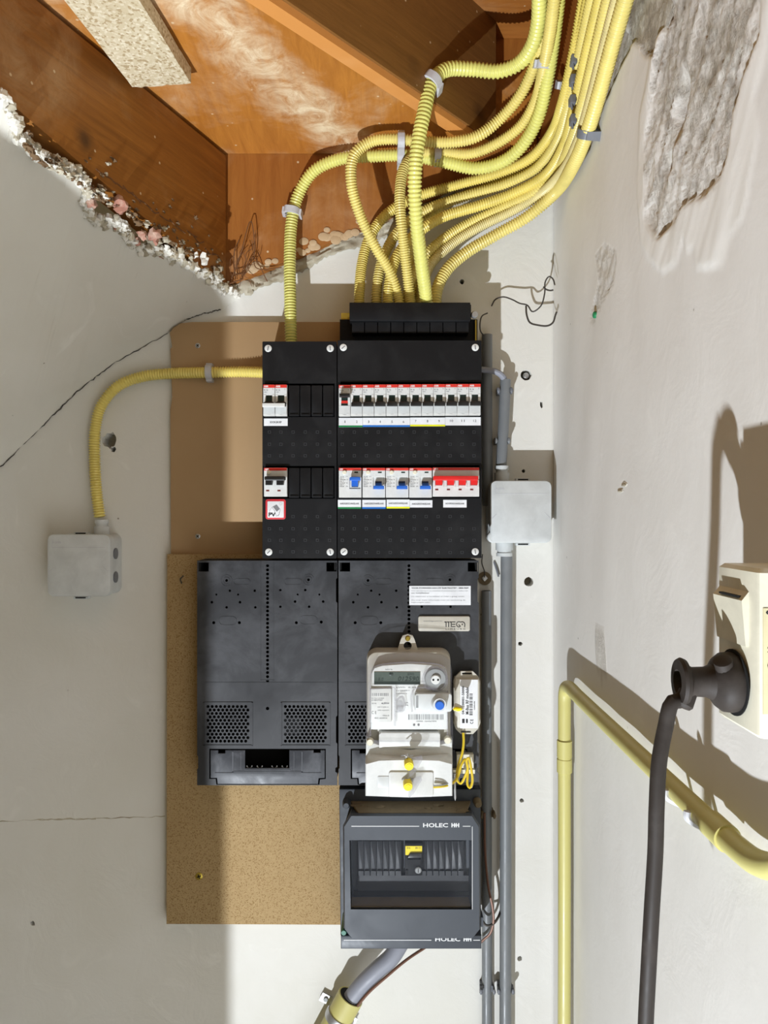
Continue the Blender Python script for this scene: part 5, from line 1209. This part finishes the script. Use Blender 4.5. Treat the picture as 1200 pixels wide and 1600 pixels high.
t = thing('wall_socket', 'cream surface socket with switch and plug on the right wall', 'socket', (XR-2, 500, 1260))
Xs = 230.0; ya, yb = 472.0, 531.0; zt_, zb_ = H-35, H-140
m = MB()
prof = [(XR-.5, ya), (Xs+3, ya), (Xs+1, ya+1), (Xs, ya+3), (Xs, yb-3), (Xs+1, yb-1), (Xs+3, yb), (XR-.5, yb)]
def ring_z(z, dx): return [(x if x > XR-2 else x+dx, y if dx == 0 else (y+(dx if y < 500 else -dx)), z) for x, y in prof]
m.loft([ring_z(zb_, 2.5), ring_z(zb_+2.5, 0), ring_z(zt_-2.5, 0), ring_z(zt_, 2.5)]); m.build('housing', M['cream'], t)
m = MB()      # rocker: a wedge standing out at its lower end... tilted plate
m.loft([[(Xs+1, ya+13, zt_-14), (Xs-4.5, ya+13, zt_-21), (Xs-2, ya+13, zt_-50), (Xs+1, ya+13, zt_-50)], [(Xs+1, yb-4, zt_-14), (Xs-4.5, yb-4, zt_-21), (Xs-2, yb-4, zt_-50), (Xs+1, yb-4, zt_-50)]]); m.build('rocker', M['cream'], t)
m = MB(); m.box(Xs-5, Xs-1.5, ya+18, yb-14, zt_-19.5, zt_-18.3); m.build('rocker_slot', M['void'], t)
zc = H-111; yc = 502
m = MB(); m.m = 0; m.lathe((Xs-1, yc, zc), (-1, 0, 0), [(0.6, 21.5), (1.3, 21.5)], 36); m.build('well_shade', M['void'], t)  # flat black disc paints the shade inside the socket hole
m = MB(); m.box(Xs+2.5, Xs+46, ya-.5, ya+.2, zb_+16, zt_-24); rl = m.build('rating_label', plain('yellowed_label', (216, 206, 166), .5), t)
m = MB()
for s_, x0, x1, z0, z1 in (('of', Xs+4.0, Xs+11, zt_-28, zt_-24), ('2x', Xs+5.0, Xs+11, zt_-51, zt_-47.5), ('01', Xs+5.0, Xs+13.5, zt_-63, zt_-55)): m.text(s_, x0, x1, z0, z1, ya-.55, bold=.25)
m.build('lettering', M['ink'], rl)
t = thing('power_plug', 'old round dark brown rubber plug in the wall socket', 'plug', (Xs-30, yc, zc))
m = MB(); m.lathe((Xs-.5, yc, zc), (-1, .04, 0), [(-6, 18), (4, 19.5), (9, 19), (13, 16), (16, 11.5), (20, 9.8), (28, 9.5), (31, 11), (32.5, 14.5), (35, 15.6), (37, 14.5), (37.5, 8), (33, 6.5)], 32); m.lathe((Xs-12, yc-9, zc+13), (-.3, -.3, .6), [(-5, 6), (4, 6), (5, 4)], 14); m.lathe((Xs-33, yc, zc-10), (-.5, -.2, -1), [(-4, 6), (5, 6.5), (7, 5)], 14); m.build('plug_body', M['bcab'], t)
m = MB(); m.lathe((Xs-33.5, yc, zc+1), (-1, .04, 0), [(0, 6.4), (.5, 6.4)], 18); m.build('opening', M['void'], t); m = MB(); m.lathe((Xs-13.6, yc-10.6, zc+16.2), (-.3, -.3, .6), [(0, 3.6), (.8, 3.6)], 14); m.build('opening', M['void'], t)
e0 = Vector((Xs-32, yc, zc-8))
def WP(px, py, Y): return W(px, py, Y)
m = MB(); m.tube([e0, e0+Vector((-5, 0, -4)), W(1050, 1098, 500), W(1040, 1135, 500), W(1030, 1190, 498), W(1026, 1260, 496), W(1024, 1330, 496), W(1018, 1430, 496), W(1013, 1520, 498), W(1009, 1600, 500), W(1006, 1720, 500), W(1010, 1900, 505)], 5.0, 14, 4)
m.build('cord', M['bcab'], t)
# chipped spots on the right wall
m = MB()
for px, py, w_ in ((975, 757, 9), (969, 766, 10)):
    q = tow(px, py); m.m = 0; m.blob((XR+.5, q[0], q[1]), w_, 10, 6, .25, px, (.12, 1.3, .28)); m.m = 1; m.blob((XR-.6, q[0]-1, q[1]-1), w_*.8, 10, 6, .2, px, (.1, 1.2, .22))
tag(m.build('plaster_chips', [M['soffit'], M['mortar']]), 'two small chipped spots in the plaster of the right wall', 'chip', kind='structure')
